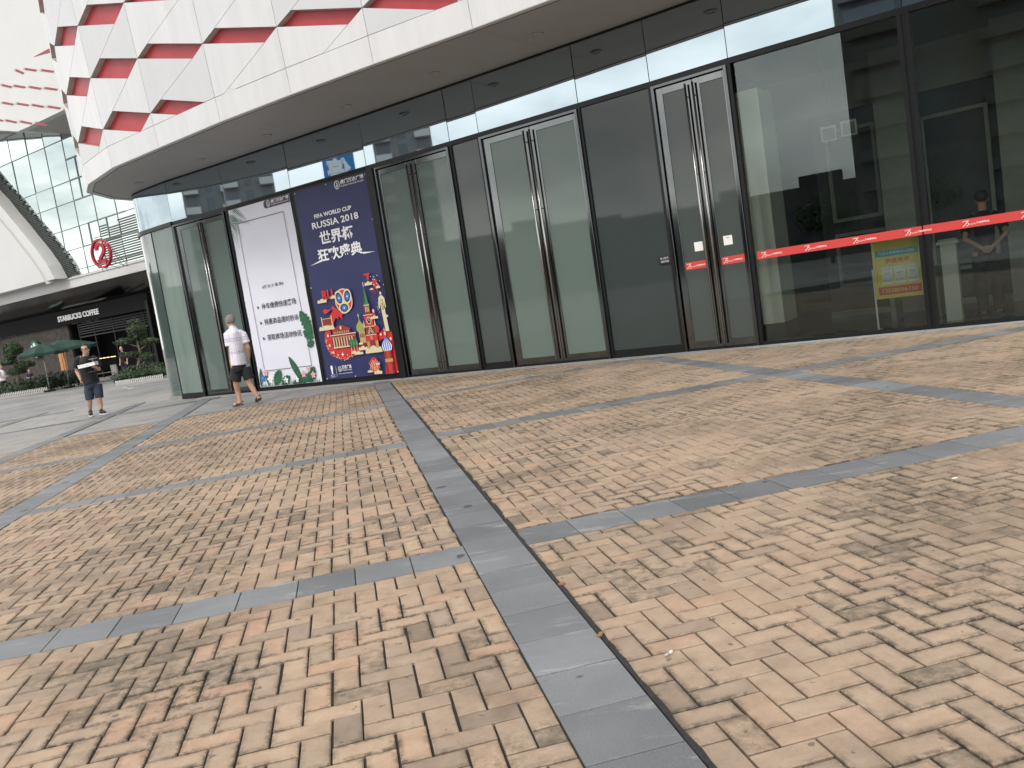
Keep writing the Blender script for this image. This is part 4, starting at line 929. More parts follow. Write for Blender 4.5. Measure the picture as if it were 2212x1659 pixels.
mb = MB()
for k in range(70):                     # dark strips standing in for a striped reflection along the sail's edge
    z = 6.4+k*.105
    if z > 14: break
    for (a, b), (c, d) in zip(SE, SE[1:]):
        if d <= z <= b: s = c+(a-c)*(z-d)/(b-d); fbox(mb, FW, s-.1, s+1.02+.14*math.sin(k*1.7)+(.0 if k % 3 else .12), z, z+.075, .04, .09)
far(mb, 'reflection_stripes', 'louvre_dark', 'dark stripes imitating a reflection beside the slanting wall')
# white canopy band with mirrored underside
mb = MB()
for a, b in zip(S_, S_[1:]):
    if b > 13.9: break
    def bz(s): return 6.30 if s > -6 else 6.30+0*s
    mb.hexa([FW(a,5.71,-.3), FW(b,5.71,-.3), FW(b,5.71,.0), FW(a,5.71,.0), FW(a,6.32,-.3), FW(b,6.32,-.3), FW(b,6.32,.0), FW(a,6.32,.0)])
    mb.hexa([FW(a,6.22,.0), FW(b,6.22,.0), FW(b,6.22,.06), FW(a,6.22,.06), FW(a,6.32,.0), FW(b,6.32,.0), FW(b,6.32,.06), FW(a,6.32,.06)])
far(mb, 'canopy', 'sail_white', 'white canopy band above the shop front')
mb = MB(); fbox(mb, FW, -26, 13.9, 4.62, 5.70, -1.7, -1.5); mb2 = MB()
mb2.face([FW(-26,5.70,-.02), FW(13.9,5.70,-.02), FW(13.9,4.66,-1.5), FW(-26,4.66,-1.5)]); far(mb2, 'canopy_underside', 'mirror_soffit', 'dark mirrored slope under the canopy')
mb = MB(); fbox(mb, FW, -26, .9, 3.72, 4.66, -1.65, -1.5); bd = far(mb, 'signboard', 'cafe_board', 'black fascia board with white lettering')
tb = MB(); text_mb(tb, 'STARBUCKS COFFEE', lambda x, y, o: FW(x, y, -1.46+o), -9.25, 3.98, 4.9, .36, 0, .0, bold=.03, ext=.02); subp(tb, 'lettering', 'sign_white', bd)
mb = MB(); fbox(mb, FW, -26, -8.75, 0, 3.72, -2.0, -1.7); far(mb, 'stone_wall', 'stone_cafe', 'rough brown stone wall')
mb = MB(); fbox(mb, FW, -8.75, 13.9, 0, 4.0, -4.0, -3.9); fbox(mb, FW, -8.75, -8.6, 0, 3.72, -3.9, -1.8); fbox(mb, FW, 13.8, 13.9, 0, 5.7, -3.9, 0); fbox(mb, FW, .9, 13.9, 3.3, 4.66, -1.75, -1.65); fbox(mb, FW, -8.75, 13.9, 3.98, 4.1, -3.9, -1.6); far(mb, 'shop_front', 'cafe_dark', 'dark recessed shop front')
mb = MB()
for s in (-8.0,-6.2,-4.0,-.6): fbox(mb, FW, s, s+.08, 0, 3.72, -2.05, -1.95)
for z in (2.75,): fbox(mb, FW, -8.0, .9, z, z+.08, -2.05, -1.95)
for k in range(5): fbox(mb, FW, -7.9, .6, 2.95+k*.15, 3.02+k*.15, -2.02, -1.97)
far(mb, 'louvre_screen', 'trim_dark')
mb = MB(); fbox(mb, FW, .7, .95, 0, 4.2, -1.9, -1.4); far(mb, 'pillar', 'cafe_dark'); mb = MB(); fbox(mb, FW, 3.6, 3.8, 0, 4.2, -1.9, -1.4); far(mb, 'pillar', 'cafe_dark')
# column beside the door; weak emission stands in for warm light on it
mb = MB(); 
mb.hexa([at(124,758,50.5), at(130,757,50.5), at(138,800,50.5), at(133,801,50.5)]+[at(124,758,50.5)+Vector((0,.2,0)), at(130,757,50.5)+Vector((0,.2,0)), at(138,800,50.5)+Vector((0,.2,0)), at(133,801,50.5)+Vector((0,.2,0))])
mb.hexa([at(132,757,50.5), at(136,756.5,50.5), at(144,800,50.5), at(141,801,50.5)]+[at(132,757,50.5)+Vector((0,.2,0)), at(136,756.5,50.5)+Vector((0,.2,0)), at(144,800,50.5)+Vector((0,.2,0)), at(141,801,50.5)+Vector((0,.2,0))])
fixn(far(mb, 'lit_column', 'warm_glow', 'warm-lit orange column inside the doorway'))
mb = MB(); p, q = at(213,775,47.5), at(250,769.5,47.5)
for a, b in ((0,.2),(.25,.42),(.47,.64),(.7,1)): mb.tube([p.lerp(q,a), p.lerp(q,b)], .022, 6)
far(mb, 'bar_light', 'bar_lamp', 'row of short warm light bars')
# round logo on the stone wall
lc = FW(-13.05,2.52,-1.62); mb = MB()
def LF(x, y, o=0): return lc+BT*x+Vector((0,0,y))+BN*o
mb.prism([LF(.60*math.cos(R(12*k)), .60*math.sin(R(12*k)), 0) for k in range(30)], BN*.12)
lg = mb.build('round_sign', 'logo_green'); fixn(lg); tag(lg, 'round green wall sign with a white crowned figure on the stone wall', 'sign')
mb = MB(); LP = lambda pts: mb.face([LF(x,y,.125) for x,y in pts])
LP([(-.14,.30),(-.18,.42),(-.07,.38),(0,.50),(.07,.38),(.18,.42),(.14,.30)]); LP([(-.2,.26),(-.26,.1),(-.2,-.1),(-.1,-.02),(-.12,.14),(0,.24),(.12,.14),(.1,-.02),(.2,-.1),(.26,.1),(.2,.26),(0,.34)])
LP([(-.09,.12),(0,.2),(.09,.12),(.08,-.02),(0,-.08),(-.08,-.02)]); LP([(-.45,.28),(-.32,.30),(-.30,.05),(-.42,-.25),(-.52,-.05)]); LP([(.45,.28),(.32,.30),(.30,.05),(.42,-.25),(.52,-.05)]); LP([(-.2,-.15),(0,-.1),(.2,-.15),(.28,-.42),(0,-.55),(-.28,-.42)])
mb.build('figure', 'sign_white', lg)
fb_ = MB(); 
for P in ([FW(-26,0,-4.2), FW(-26,26,-4.2), FW(14,26,-4.2), FW(14,0,-4.2)],): fb_.face(P)
fb_.face([FW(-26,26,-4.2), FW(-26,26,3), FW(14,26,3), FW(14,26,-4.2)]); fb_.face([FW(14,5.7,-4.2), FW(14,26,-4.2), FW(14,26,0), FW(14,5.7,0)])
far(fb_, 'rear_wall', 'sail_white')
fbld = thing('cafe_building', 'far white building with mirrored curtain wall, slanting white wall and a black cafe front', 'building', FW(-6,0,-2)); adopt(fbld, FAR)

# big red number sign on the canopy: leans back a little, faces left of the camera
sc_ = FWc = at(219,547.5,47.2)
def NS(x, y, o=0):
    ax = Vector((.93,-.37,0)).normalized(); nn = Vector((ax.y,-ax.x,0)); return sc_+ax*x+Vector((0,0,y))+nn*o
hgt = .83; wdt = .80
mb = MB(); ring = [NS(.62*math.cos(R(10*k)), .78*math.sin(R(10*k)), 0) for k in range(37)]
n_ = 36; V = []
for k in range(n_):
    c, s = math.cos(R(10*k)), math.sin(R(10*k))
    for (g, o) in ((0,-.09),(0,.09),(.105,.09),(.105,-.09)): V.append(NS((.70-g)*c, (.80-g)*s, o))
F = []
for k in range(n_):
    for e in range(4): F.append((k*4+e, k*4+(e+1) % 4, ((k+1) % n_)*4+(e+1) % 4, ((k+1) % n_)*4+e))
mb.add(V, F); rg = mb.build('number_sign', 'sign_number_red'); fixn(rg); bevel(rg, .015, 2); tag(rg, 'big red ring with the number 2 standing on the white canopy', 'sign')
mb = MB(); path = [(-.26,.20),(-.27,.33),(-.20,.45),(-.05,.50),(.12,.47),(.22,.36),(.24,.20),(.17,.04),(.02,-.13),(-.14,-.28),(-.27,-.43),(-.05,-.43),(.28,-.43)]
V = []; n = len(path)
for i, (x, y) in enumerate(path):
    d = (path[min(i+1,n-1)][0]-path[max(i-1,0)][0], path[min(i+1,n-1)][1]-path[max(i-1,0)][1]); l = math.hypot(*d); nx, ny = -d[1]/l*.085, d[0]/l*.085
    if i == 10: nx, ny = -.02, .10
    for (sg, o) in ((-1,-.07),(-1,.07),(1,.07),(1,-.07)): V.append(NS(x+nx*sg, y+ny*sg, o))
F = [(0,1,2,3),(n*4-4,n*4-1,n*4-2,n*4-3)]
for i in range(n-1):
    for e in range(4): F.append((i*4+e, i*4+(e+1) % 4, i*4+4+(e+1) % 4, i*4+4+e))
mb.add(V, F); d2 = mb.build('digit', 'sign_number_red', rg); fixn(d2)
mb = MB()
for (x0,y0,x1,y1) in ((-.55,.55,-.1,.35),(.45,.5,.1,.35),(-.5,-.3,.5,-.7),(.0,-.8,.0,-.95),(.35,-.7,.9,-.95),(.6,.3,1.5,-.92),(.65,.1,1.2,-.92),(.5,-.5,1.45,-.92),(-.3,-.75,-.3,-.95)):
    mb.tube([NS(x0,y0,-.12), NS(x1,y1,-.2)], .014, 6)
mb.build('bracing', 'trim_dark', rg)

# ---------------------------------------------------------------- greenery
def leaves(mb, cen, rad, n, size, mats=(0,1), flat=.0):
    """leaf quads in the outer part of an ellipsoid"""
    for _ in range(n):
        v = Vector((random.gauss(0,1), random.gauss(0,1), random.gauss(0,1))).normalized(); r = random.uniform(.72,1.05)
        lump = 1+.10*math.sin(v.x*7+cen[0]*3)*math.sin(v.y*6+1)*1.2+.08*math.sin(v.z*9+cen[1])
        p = Vector(cen)+Vector((v.x*rad[0], v.y*rad[1], v.z*rad[2]))*r*lump
        nrm = (v+Vector((random.gauss(0,.6), random.gauss(0,.6), random.gauss(0,.6)+.3))).normalized()
        x = nrm.orthogonal().normalized(); x = (Matrix.Rotation(random.random()*6.28, 3, nrm) @ x); y = nrm.cross(x); s = size*random.uniform(.6,1.3)
        mb.face([p-x*s, p-y*s*.5, p+x*s, p+y*s*.5], mats[0] if random.random() < .62 else mats[1])
def topiary(base, crown, pads, label, hh):
    b = Vector(base); tr = thing('topiary_tree', label, 'tree', b, 'clipped trees outside the cafe')
    mb = MB(); top = Vector(crown[0])-b
    mid = Vector(((top.x)*.5+.12, 0, top.z*.45)); mb.tube([(0,0,0), (.03,0,top.z*.2), mid, (top.x-.05,0,top.z*.75), top], [.09,.08,.065,.05,.03], 8)
    for c, r in pads:
        c = Vector(c)-b; st = Vector((mid.x*.9, 0, max(.25, c.z-.35))); mb.tube([st, st.lerp(c,.5)+Vector((0,0,-.03)), c], [.035,.03,.02], 6)
    mb.build('trunk', 'bark', tr, True)
    mb = MB(); leaves(mb, top, crown[1], 2600, .045); leaves(mb, top, [x*.72 for x in crown[1]], 1300, .05)
    mb.ell(top, [x*.5 for x in crown[1]], 14, 9)
    for c, r in pads: leaves(mb, Vector(c)-b, r, 900, .042); leaves(mb, Vector(c)-b, [x*.7 for x in r], 420, .045); mb.ell(Vector(c)-b, [x*.42 for x in r], 12, 6)
    mb.build('crown', ['leaf_dark','leaf_light'], tr)
    return tr
YT = 40.5
topiary(at(301,806,YT), (at(294,714,YT), (.44,.42,.52)), [(at(268,738,YT),(.42,.32,.17)), (at(322,737,YT),(.5,.34,.17)), (at(284,766,YT),(.45,.32,.15)), (at(318,770,YT),(.40,.32,.2))], 'clipped tree with a round head and cloud pads near the glass corner', 2.5)
YL = 44.5
topiary(at(40,829,YL), (at(27,757,YL), (.50,.45,.46)), [(at(18,782,YL),(.45,.35,.18)), (at(52,788,YL),(.55,.36,.2)), (at(36,802,YL),(.5,.36,.2))], 'clipped tree with a round head standing before the stone wall', 2.3)
def hedge(name, pts, hgt_, wd_, n, size, label, group=None):
    """loose mounded planting along a ground line"""
    root = thing(name, label, 'plants', pts[0], group); b = Vector(pts[0]); mb = MB()
    for a, c in zip(pts, pts[1:]):
        a = Vector(a)-b; c = Vector(c)-b; ln = (c-a).length; k = max(2, int(ln/.35))
        for i in range(k+1):
            p = a.lerp(c, i/k)+Vector((random.uniform(-.05,.05), wd_*.5+random.uniform(-.15,.15), 0)); h_ = hgt_*random.uniform(.75,1.08)
            leaves(mb, p+Vector((0,0,h_*.5)), (.38,wd_*.6,h_*.52), n, size); mb.ell(p+Vector((0,0,h_*.36)), (.22,wd_*.36,h_*.26), 10, 6)
            st = MB(); st.tube([p, p+Vector((0,0,h_*.5))], .02, 5); st.build('stem', 'bark', root)
    mb.build('foliage', ['leaf_dark','leaf_light'], root); return root
def picket(pts, h_, label, plain=0.0):
    root = thing('picket_fence', label, 'fence', pts[0], 'low white edging fences'); b = Vector(pts[0]); mb = MB(); pk = MB()
    for a, c in zip(pts, pts[1:]):
        a = Vector(a)-b; c = Vector(c)-b; d = (c-a); ln = d.length; d.normalize(); s = 0
        nn = Vector((d.y,-d.x,0))
        def F_(x, z, o): return a+d*x+nn*o+Vector((0,0,z))
        fbox(mb, F_, 0, ln, 0, .05, -.05, -.02); fbox(mb, F_, 0, ln, h_*.6, h_*.6+.02, -.012, .004)
        if plain: fbox(mb, F_, 0, ln*plain, .05, h_*.92, -.05, -.02)
        while s < ln:
            fbox(pk, F_, s, s+.045, .0, h_*random.uniform(.93,1.04), .006, .02); s += .085
    mb.build('rail', 'sail_white', root); pk.build('picket', 'sail_white', root); return root
z0 = Vector((0,0,0))
def gp(dx, dy, Y): p = at(dx, dy, Y); p.z = 0; return p
hedge('hedge', [gp(254,833,38.2), gp(348,819,38.2)], .74, .95, 520, .05, 'bright green mounded hedge behind white pickets by the glass corner', 'planting outside the cafe')
picket([gp(251,833,37.3), gp(352,818,37.3)], .20, 'low white picket edging in front of the right hedge', .3)
hedge('hedge', [gp(-30,860,44.6), gp(50,850,44.6), gp(100,842,45.2)], .80, 1.1, 420, .055, 'long dark hedge behind white pickets before the stone wall', 'planting outside the cafe')
picket([gp(-30,866,43.3), gp(102,842,43.6)], .26, 'low white picket edging in front of the left hedge', .0)
hedge('hedge', [gp(104,838,45.6), gp(166,827,46.2)], .9, .8, 420, .055, 'dark box hedge behind the walking man', 'planting outside the cafe')

# parasols
def parasol(apex, base_xy, rx, drop, label, lean):
    root = thing('parasol', label, 'parasol', (apex.x, apex.y, 0), 'green parasols outside the cafe'); H = apex.z
    mb = MB(); mb.tube([(lean*H*-1,0,0), (0,0,H)], .022, 8); mb.build('pole', 'pole_grey', root, True)
    mb = MB(); mb.tube([(lean*H*-1,0,0),(lean*H*-1,0,.08)], .28, 16); mb.build('base', 'trim_dark', root)
    cn = MB(); n = 8; top = Vector((0,0,H)); RR = [Vector((rx*math.cos(R(45*k+10)), rx*math.sin(R(45*k+10)), H-drop)) for k in range(n)]
    for k in range(n):
        a, b = RR[k], RR[(k+1) % n]; m_ = (a+b)/2; m_ = m_*.97+Vector((0,0,-.0)); a1, b1 = a.lerp(top,.5)+Vector((0,0,.05)), b.lerp(top,.5)+Vector((0,0,.05)); m1 = (a1+b1)/2-Vector((0,0,.03))
        cn.face([a, m_, m1, a1]); cn.face([m_, b, b1, m1]); cn.face([a1, m1, top]); cn.face([m1, b1, top])
        v = Vector((0,0,-.14)); cn.face([a+v, m_+v, m_, a]); cn.face([m_+v, b+v, b, m_])
    cn.build('canopy', 'parasol_green', root)
    rb = MB()
    for k in range(n): rb.tube([RR[k]+Vector((0,0,-.02)), Vector((0,0,H-.05))], .01, 5)
    rb.build('rib', 'pole_grey', root); f_ = MB(); f_.ell((0,0,H+.03), (.03,.03,.06), 8, 6); f_.build('finial', 'trim_dark', root)
    return root
pa = at(88,742,43.6); parasol(pa, None, 1.22, .45, 'green parasol on the left, in front of the stone wall', .02)
pb = at(131,734,45.0); parasol(pb, None, 1.75, .42, 'green parasol on the right, wider and higher than its neighbour', .02)

# bench and bin
def lbox(mb, *a): mb.box(*a)
p = gp(228,822,47.0); bn = thing('bench', 'dark bench in the shade of the cafe front', 'bench', p)
mb = MB(); mb.box((-.75,-.2,.42),(.75,.2,.47)); mb.build('seat', 'room_wall', bn)
mb = MB(); mb.box((-.75,.17,.6),(.75,.21,1.15)); mb.build('backrest', 'cafe_board', bn)
for x in (-.7,.64):
    mb = MB(); mb.box((x,-.18,0),(x+.06,.2,.42)); mb.box((x,.165,.42),(x+.06,.205,.62)); mb.build('leg', 'trim_dark', bn)
p = gp(250,814,46.5); bi = thing('litter_bin', 'slim pale ribbed litter bin beside the bench', 'bin', p); p2 = 0
mb = MB(); mb.tube([(0,0,.04),(0,0,.82)], .16, 16); mb.build('body', 'sail_back', bi)
mb = MB()
for k in range(14): mb.tube([(0,0,.08+k*.052),(0,0,.095+k*.052)], .168, 16)
mb.build('ribbing', 'sign_white', bi); mb = MB(); mb.tube([(0,0,.82),(0,0,.86)], .17, 16); mb.tube([(0,0,0),(0,0,.04)], .14, 16); mb.build('rim', 'trim_dark', bi)

# litter on the ground
def flake(p, r, m_, name, label, th=.004, asp=.6, rot=0, grp=None):
    mb = MB(); n = 9; pts = []
    for k in range(n): t = 2*math.pi*k/n; q = r*random.uniform(.7,1.1); pts.append(Matrix.Rotation(rot,3,'Z') @ Vector((q*math.cos(t), q*asp*math.sin(t), 0)))
    mb.prism([v for v in pts], (0,0,th)); o = mb.build(name, m_); fixn(o); o.location = p; tag(o, label, 'litter', grp); return o
mat('leaf_brown', (.26,.12,.06), .8, var=.3, vscale=60); mat('butt_tan', (.45,.25,.12), .8)
bp = onz(1445,1415,.006); ct = thing('cigarette_butt', 'flattened cigarette butt on the bricks right of the grey band', 'cigarette butt', bp)
mb = MB(); mb.tube([(-.018,0,.0045),(.006,.004,.0045)], .0042, 10); mb.build('paper_tube', 'clad_side', ct, True); mb = MB(); mb.tube([(.006,.004,.0045),(.022,.006,.0045)], .0044, 10); mb.build('filter', 'paper', ct, True); ct.rotation_euler = (0,0,R(35))
flake(onz(1214,1262,.002), .020, 'leaf_brown', 'dry_leaf', 'small orange leaf scrap in the dark gap, the farther of two', .006, .8, .3)
flake(onz(1297,1372,.002), .022, 'leaf_brown', 'dry_leaf', 'small orange leaf scrap in the dark gap, the nearer of two', .006, .5, 1.2)
flake(onz(2063,1033,.001), .018, 'paper', 'paper_scrap', 'tiny white paper scrap on the bricks at the right edge', .003, .4, .2)
flake(onz(269,838,.001), .10, 'paper', 'paper_scrap', 'white scrap on the plaza before the right hedge, left of two', .01, .5, .2)
flake(onz(282,839,.001), .13, 'paper', 'paper_scrap', 'white scrap on the plaza before the right hedge, right of two', .01, .4, .4)
# ---------------------------------------------------------------- people
def remesh(mb, voxel, name, mats, parent, smooth_it=6, color=None):
    me = mb.mesh('tmp', mats); o = bpy.data.objects.new(name, me); COL.objects.link(o)
    bm = bmesh.new(); bm.from_mesh(me); bmesh.ops.recalc_face_normals(bm, faces=bm.faces); bm.to_mesh(me); bm.free()
    md = o.modifiers.new('r', 'REMESH'); md.mode = 'VOXEL'; md.voxel_size = voxel; md.use_smooth_shade = True
    if smooth_it: sm = o.modifiers.new('s', 'SMOOTH'); sm.iterations = smooth_it; sm.factor = .5
    dg = bpy.context.evaluated_depsgraph_get(); m2 = bpy.data.meshes.new_from_object(o.evaluated_get(dg)); m2.name = name
    o.modifiers.clear(); o.data = m2; m2.materials.clear()
    for q in (mats if isinstance(mats, (list, tuple)) else [mats]): m2.materials.append(MAT[q])
    bpy.data.meshes.remove(me)
    if parent: o.parent = parent
    return o
def hand(mb, wrist, tip_dir, palm_n, side, s=1.0, curl=.5):
    """palm plus four fingers and a thumb; tip_dir along the hand, palm_n out of the palm, side = thumb direction"""
    d = Vector(tip_dir).normalized(); n = Vector(palm_n); n = (n-d*n.dot(d)).normalized(); t = Vector(side); t = (t-d*t.dot(d)-n*t.dot(n)).normalized(); w_ = Vector(wrist)
    mb.tube([w_, w_+d*.03*s, w_+d*.09*s], [(.022*s,.026*s),(.018*s,.036*s),(.014*s,.038*s)] if False else [.023*s,.027*s,.024*s], 10)
    for k in range(4): mb.tube([w_+d*.03*s+t*(.024-.016*k)*s, w_+d*.092*s+t*(.030-.020*k)*s], [.013*s,.012*s], 8)
    for k, ln in enumerate((.066,.075,.070,.055)):
        b = w_+d*.09*s+t*(.030-.020*k)*s; e = b+(d*math.cos(curl*.5)+n*math.sin(curl*.5))*ln*.5*s; f_ = e+(d*math.cos(curl*1.6)+n*math.sin(curl*1.6))*ln*.5*s
        mb.tube([b, e, f_], [.0095*s,.0085*s,.007*s], 8)
    b = w_+d*.03*s+t*.024*s; mb.tube([b, b+(d*.6+t*.8)*.035*s, b+(d*.6+t*.8)*.035*s+(d*.9+t*.2+n*.4)*.03*s], [.013*s,.011*s,.009*s], 8)
def foot(mb, ankle, heel, toe, w_=.045, h_=.03):
    a = Vector(ankle); he = Vector(heel); to = Vector(toe); mb.tube([a, he+(to-he)*.18+Vector((0,0,.03))], [.036,.038], 10)
    mb.tube([he+Vector((0,0,.012)), he+(to-he)*.35+Vector((0,0,.022)), he+(to-he)*.75+Vector((0,0,.012)), to+Vector((0,0,.006))], [(.034),(.042),(.043),(.028)], 12)
def head(mb, c, r, face, up=Vector((0,0,1)), ears=True, nose=True):
    c = Vector(c); f_ = Vector(face).normalized(); sd = up.cross(f_).normalized(); Mr = Matrix((sd, f_, up)).transposed()
    mb.ell(c+up*.02*r/.1, (.74*r/1.0*1.0, .92*r, .98*r), 20, 14, rot=Mr)
    mb.ell(c-up*.45*r+f_*.18*r, (.56*r,.62*r,.62*r), 16, 10, rot=Mr)
    mb.ell(c-up*.86*r+f_*.42*r, (.26*r,.24*r,.22*r), 12, 8, rot=Mr)
    if nose: mb.tube([c+f_*.84*r+up*.02*r, c+f_*1.02*r-up*.34*r], [.09*r,.15*r], 8)
    if nose: mb.tube([c+f_*.78*r-up*.58*r-sd*.2*r, c+f_*.84*r-up*.57*r, c+f_*.78*r-up*.58*r+sd*.2*r], [.05*r,.075*r,.05*r], 6)
    if ears:
        for s in (-1,1): mb.ell(c+sd*s*.76*r-up*.12*r-f_*.05*r, (.07*r,.16*r,.26*r), 8, 6, rot=Mr)
    return Mr, f_, sd

# --- the old man walking off, seen from behind
Y1 = 16.55
def Z5(x, y, dy=0): return at(467.7+.13706*x, 663.6+.13706*y, Y1+dy)
om = thing('person', 'old man seen from behind in a white plaid shirt, black shorts and sandals', 'person', (Z5(410,1540).x, Y1, 0)); b0 = Vector(om.location)
W5 = lambda x, y, dy=0: Z5(x, y, dy)-b0
mb = MB()
hc = W5(213,222,.02); r_ = .105; ff = Vector((-.86,.5,-.12))
Mr, f_, sd_ = head(mb, hc, r_, ff)
neck = W5(252,318,.0); mb.tube([hc-Vector((-.01,0,.05)), neck, W5(272,372)], [.058,.06,.085], 14)
mb.tube([W5(285,375), W5(300,500), W5(320,700), W5(345,880)], [(.09,.075),(.15,.10),(.145,.10),(.15,.11)], 18)
sL, eL, wL = W5(172,430,-.02), W5(218,655,-.03), W5(232,885,-.08)
mb.tube([W5(235,385), sL, eL, wL], [.05,.052,.041,.028], 12); hand(mb, wL, W5(262,1010,-.10)-wL, Vector((.9,.2,.1)), Vector((.5,-.8,0)), 1.0, .75)
sR, eR, wR = W5(428,435,.03), W5(500,640,.02), W5(512,790,.10)
mb.tube([W5(380,385), sR, eR, wR], [.05,.05,.04,.028], 12); hand(mb, wR, W5(500,900,.16)-wR, Vector((-.9,0,0)), Vector((0,1,0)), 1.0, .6)
hL, kL, aL = W5(310,960), W5(310,1230,-.03), W5(368,1478,.0)
hR, kR, aR = W5(440,960), W5(520,1200,-.02), W5(645,1405,-.05)
mb.tube([hL, W5(305,1100,-.02), kL, W5(335,1330,.02), aL], [.085,.075,.052,.054,.034], 14)
mb.tube([hR, W5(480,1080,-.02), kR, W5(575,1290,-.03), aR], [.085,.075,.052,.053,.034], 14)
tL, heL = W5(272,1562,-.06), W5(412,1542,.02); heL.z = tL.z = .022
foot(mb, aL, heL, tL)
heR, tR = W5(682,1432,-.08), W5(648,1528,.04); tR.z = max(tR.z, .03); foot(mb, aR, heR, heR.lerp(tR, .95), .04)
remesh(mb, .0075, 'body', 'skin', om, 3)
mat('grey_hair', (.20,.19,.18), .9, var=.4, vscale=40)
mb = MB(); k = 0
up_ = Vector((0,0,1))
for i in range(28):
    for j in range(14):
        ph = math.pi*(.10+.52*j/13); t = 2*math.pi*i/28; v = Vector((math.sin(ph)*math.cos(t), math.sin(ph)*math.sin(t), math.cos(ph)))
        if v.y > .45 or (v.y > .05 and v.z > .55) or (v.y > .2 and v.z < .2) or v.z > .93: continue
        p = hc+up_*.02+Mr @ Vector((v.x*.80*r_, v.y*.97*r_, v.z*1.0*r_)); mb.ell(p, (.014,.014,.012), 6, 4)
mb.ell(hc+up_*.004+Mr@Vector((0,-.12*r_,-.05*r_)), (.79*r_,.87*r_,.70*r_), 16, 10, rot=Mr)
remesh(mb, .007, 'hair', 'grey_hair', om, 4)
# plaid shirt: white cloth with thin grey lines that belong to the weave
def plaid():
    M = bpy.data.materials.new('plaid_cloth'); M.use_nodes = True; n = M.node_tree.nodes; l = M.node_tree.links; b = n['Principled BSDF']; b.inputs['Roughness'].default_value = .85
    t = n.new('ShaderNodeTexCoord'); sp = n.new('ShaderNodeSeparateXYZ'); l.new(t.outputs['Object'], sp.inputs[0]); acc = None
    def line(src, c, hw, amt):
        nonlocal acc
        a = n.new('ShaderNodeMath'); a.operation = 'SUBTRACT'; l.new(src, a.inputs[0]); a.inputs[1].default_value = c
        a2 = n.new('ShaderNodeMath'); a2.operation = 'ABSOLUTE'; l.new(a.outputs[0], a2.inputs[0])
        a3 = n.new('ShaderNodeMath'); a3.operation = 'LESS_THAN'; l.new(a2.outputs[0], a3.inputs[0]); a3.inputs[1].default_value = hw
        a4 = n.new('ShaderNodeMath'); a4.operation = 'MULTIPLY'; l.new(a3.outputs[0], a4.inputs[0]); a4.inputs[1].default_value = amt
        if acc is None: acc = a4.outputs[0]
        else:
            s = n.new('ShaderNodeMath'); s.operation = 'ADD'; s.use_clamp = True; l.new(acc, s.inputs[0]); l.new(a4.outputs[0], s.inputs[1]); acc = s.outputs[0]
    zz = lambda y: W5(330, y).z
    for y, hw in ((478,.006),(500,.004),(522,.006),(702,.006),(722,.005)): line(sp.outputs[2], zz(y), hw, .55)
    for x in (262,345,372,430): line(sp.outputs[0], W5(x,600).x, .0045, .30)
    mx_ = n.new('ShaderNodeMix'); mx_.data_type = 'RGBA'; mx_.inputs[6].default_value = (.70,.68,.78,1); mx_.inputs[7].default_value = (.13,.11,.18,1); l.new(acc, mx_.inputs[0]); l.new(mx_.outputs[2], b.inputs['Base Color'])
    z = n.new('ShaderNodeTexNoise'); z.inputs['Scale'].default_value = 9; l.new(t.outputs['Object'], z.inputs['Vector']); bp_ = n.new('ShaderNodeBump'); bp_.inputs['Strength'].default_value = .5; bp_.inputs['Distance'].default_value = .03; l.new(z.outputs[0], bp_.inputs['Height']); l.new(bp_.outputs[0], b.inputs['Normal'])
    MAT['plaid_cloth'] = M
plaid()
mb = MB()
mb.tube([W5(258,318), W5(262,350), W5(283,400), W5(305,520), W5(325,700), W5(352,908)], [(.062,.062),(.10,.085),(.185,.115),(.185,.135),(.175,.13),(.195,.145)], 24)
mb.tube([W5(240,380), sL, W5(205,612,-.03)], [.075,.078,.082], 14); mb.tube([W5(350,395), W5(420,425,.02), W5(475,560,.02)], [.07,.07,.072], 14)
mb.tube([neck-Vector((0,0,.0)), neck+Vector((.0,.0,.03))], [.068,.064], 14)
remesh(mb, .009, 'shirt', 'plaid_cloth', om, 2)
mb = MB()
mb.tube([W5(340,850), W5(350,960), W5(375,1010)], [(.165,.12),(.185,.135),(.17,.12)], 20)
mb.tube([W5(320,960), W5(290,1172,-.03)], [.11,.115], 16); mb.tube([W5(450,960), W5(522,1132,-.02)], [.11,.105], 16)
remesh(mb, .010, 'shorts', 'black_cloth', om, 2)
mat('sandal', (.05,.028,.022), .6)
for (h_, t_, lift) in ((heL, tL, 0), (heR, tR, 1)):
    mb = MB(); d = (t_-h_); ln = d.length; d.normalize(); sdv = d.cross(Vector((0,0,1))).normalized(); nn = sdv.cross(d).normalized()
    if nn.z < 0: nn = -nn
    if lift: off_ = -nn*.02
    else: off_ = Vector((0,0,-.02))
    P = [h_-d*.02+off_, h_+d*ln*.3+off_, h_+d*ln*.7+off_, t_+d*.02+off_]; wd_ = (.036,.038,.046,.034)
    ring = [p+sdv*w_ for p, w_ in zip(P, wd_)]+[p-sdv*w_ for p, w_ in reversed(list(zip(P, wd_)))]
    mb.prism(ring, nn*.02); o = mb.build('sandal', 'sandal', om); fixn(o); bevel(o, .005)
    mb = MB()
    for a in (.55,.72):
        c = h_+d*ln*a; mb.tube([c+sdv*.048-nn*.01, c+sdv*.035+nn*.035, c+nn*.052, c-sdv*.035+nn*.035, c-sdv*.048-nn*.01], .009, 6)
    c = h_+d*ln*.12; mb.tube([h_+d*ln*.5+sdv*.045, c+sdv*.045+nn*.04, h_-d*.03+nn*.05, c-sdv*.045+nn*.04, h_+d*ln*.5-sdv*.045], .007, 6)
    mb.build('strap', 'sandal', o, True)

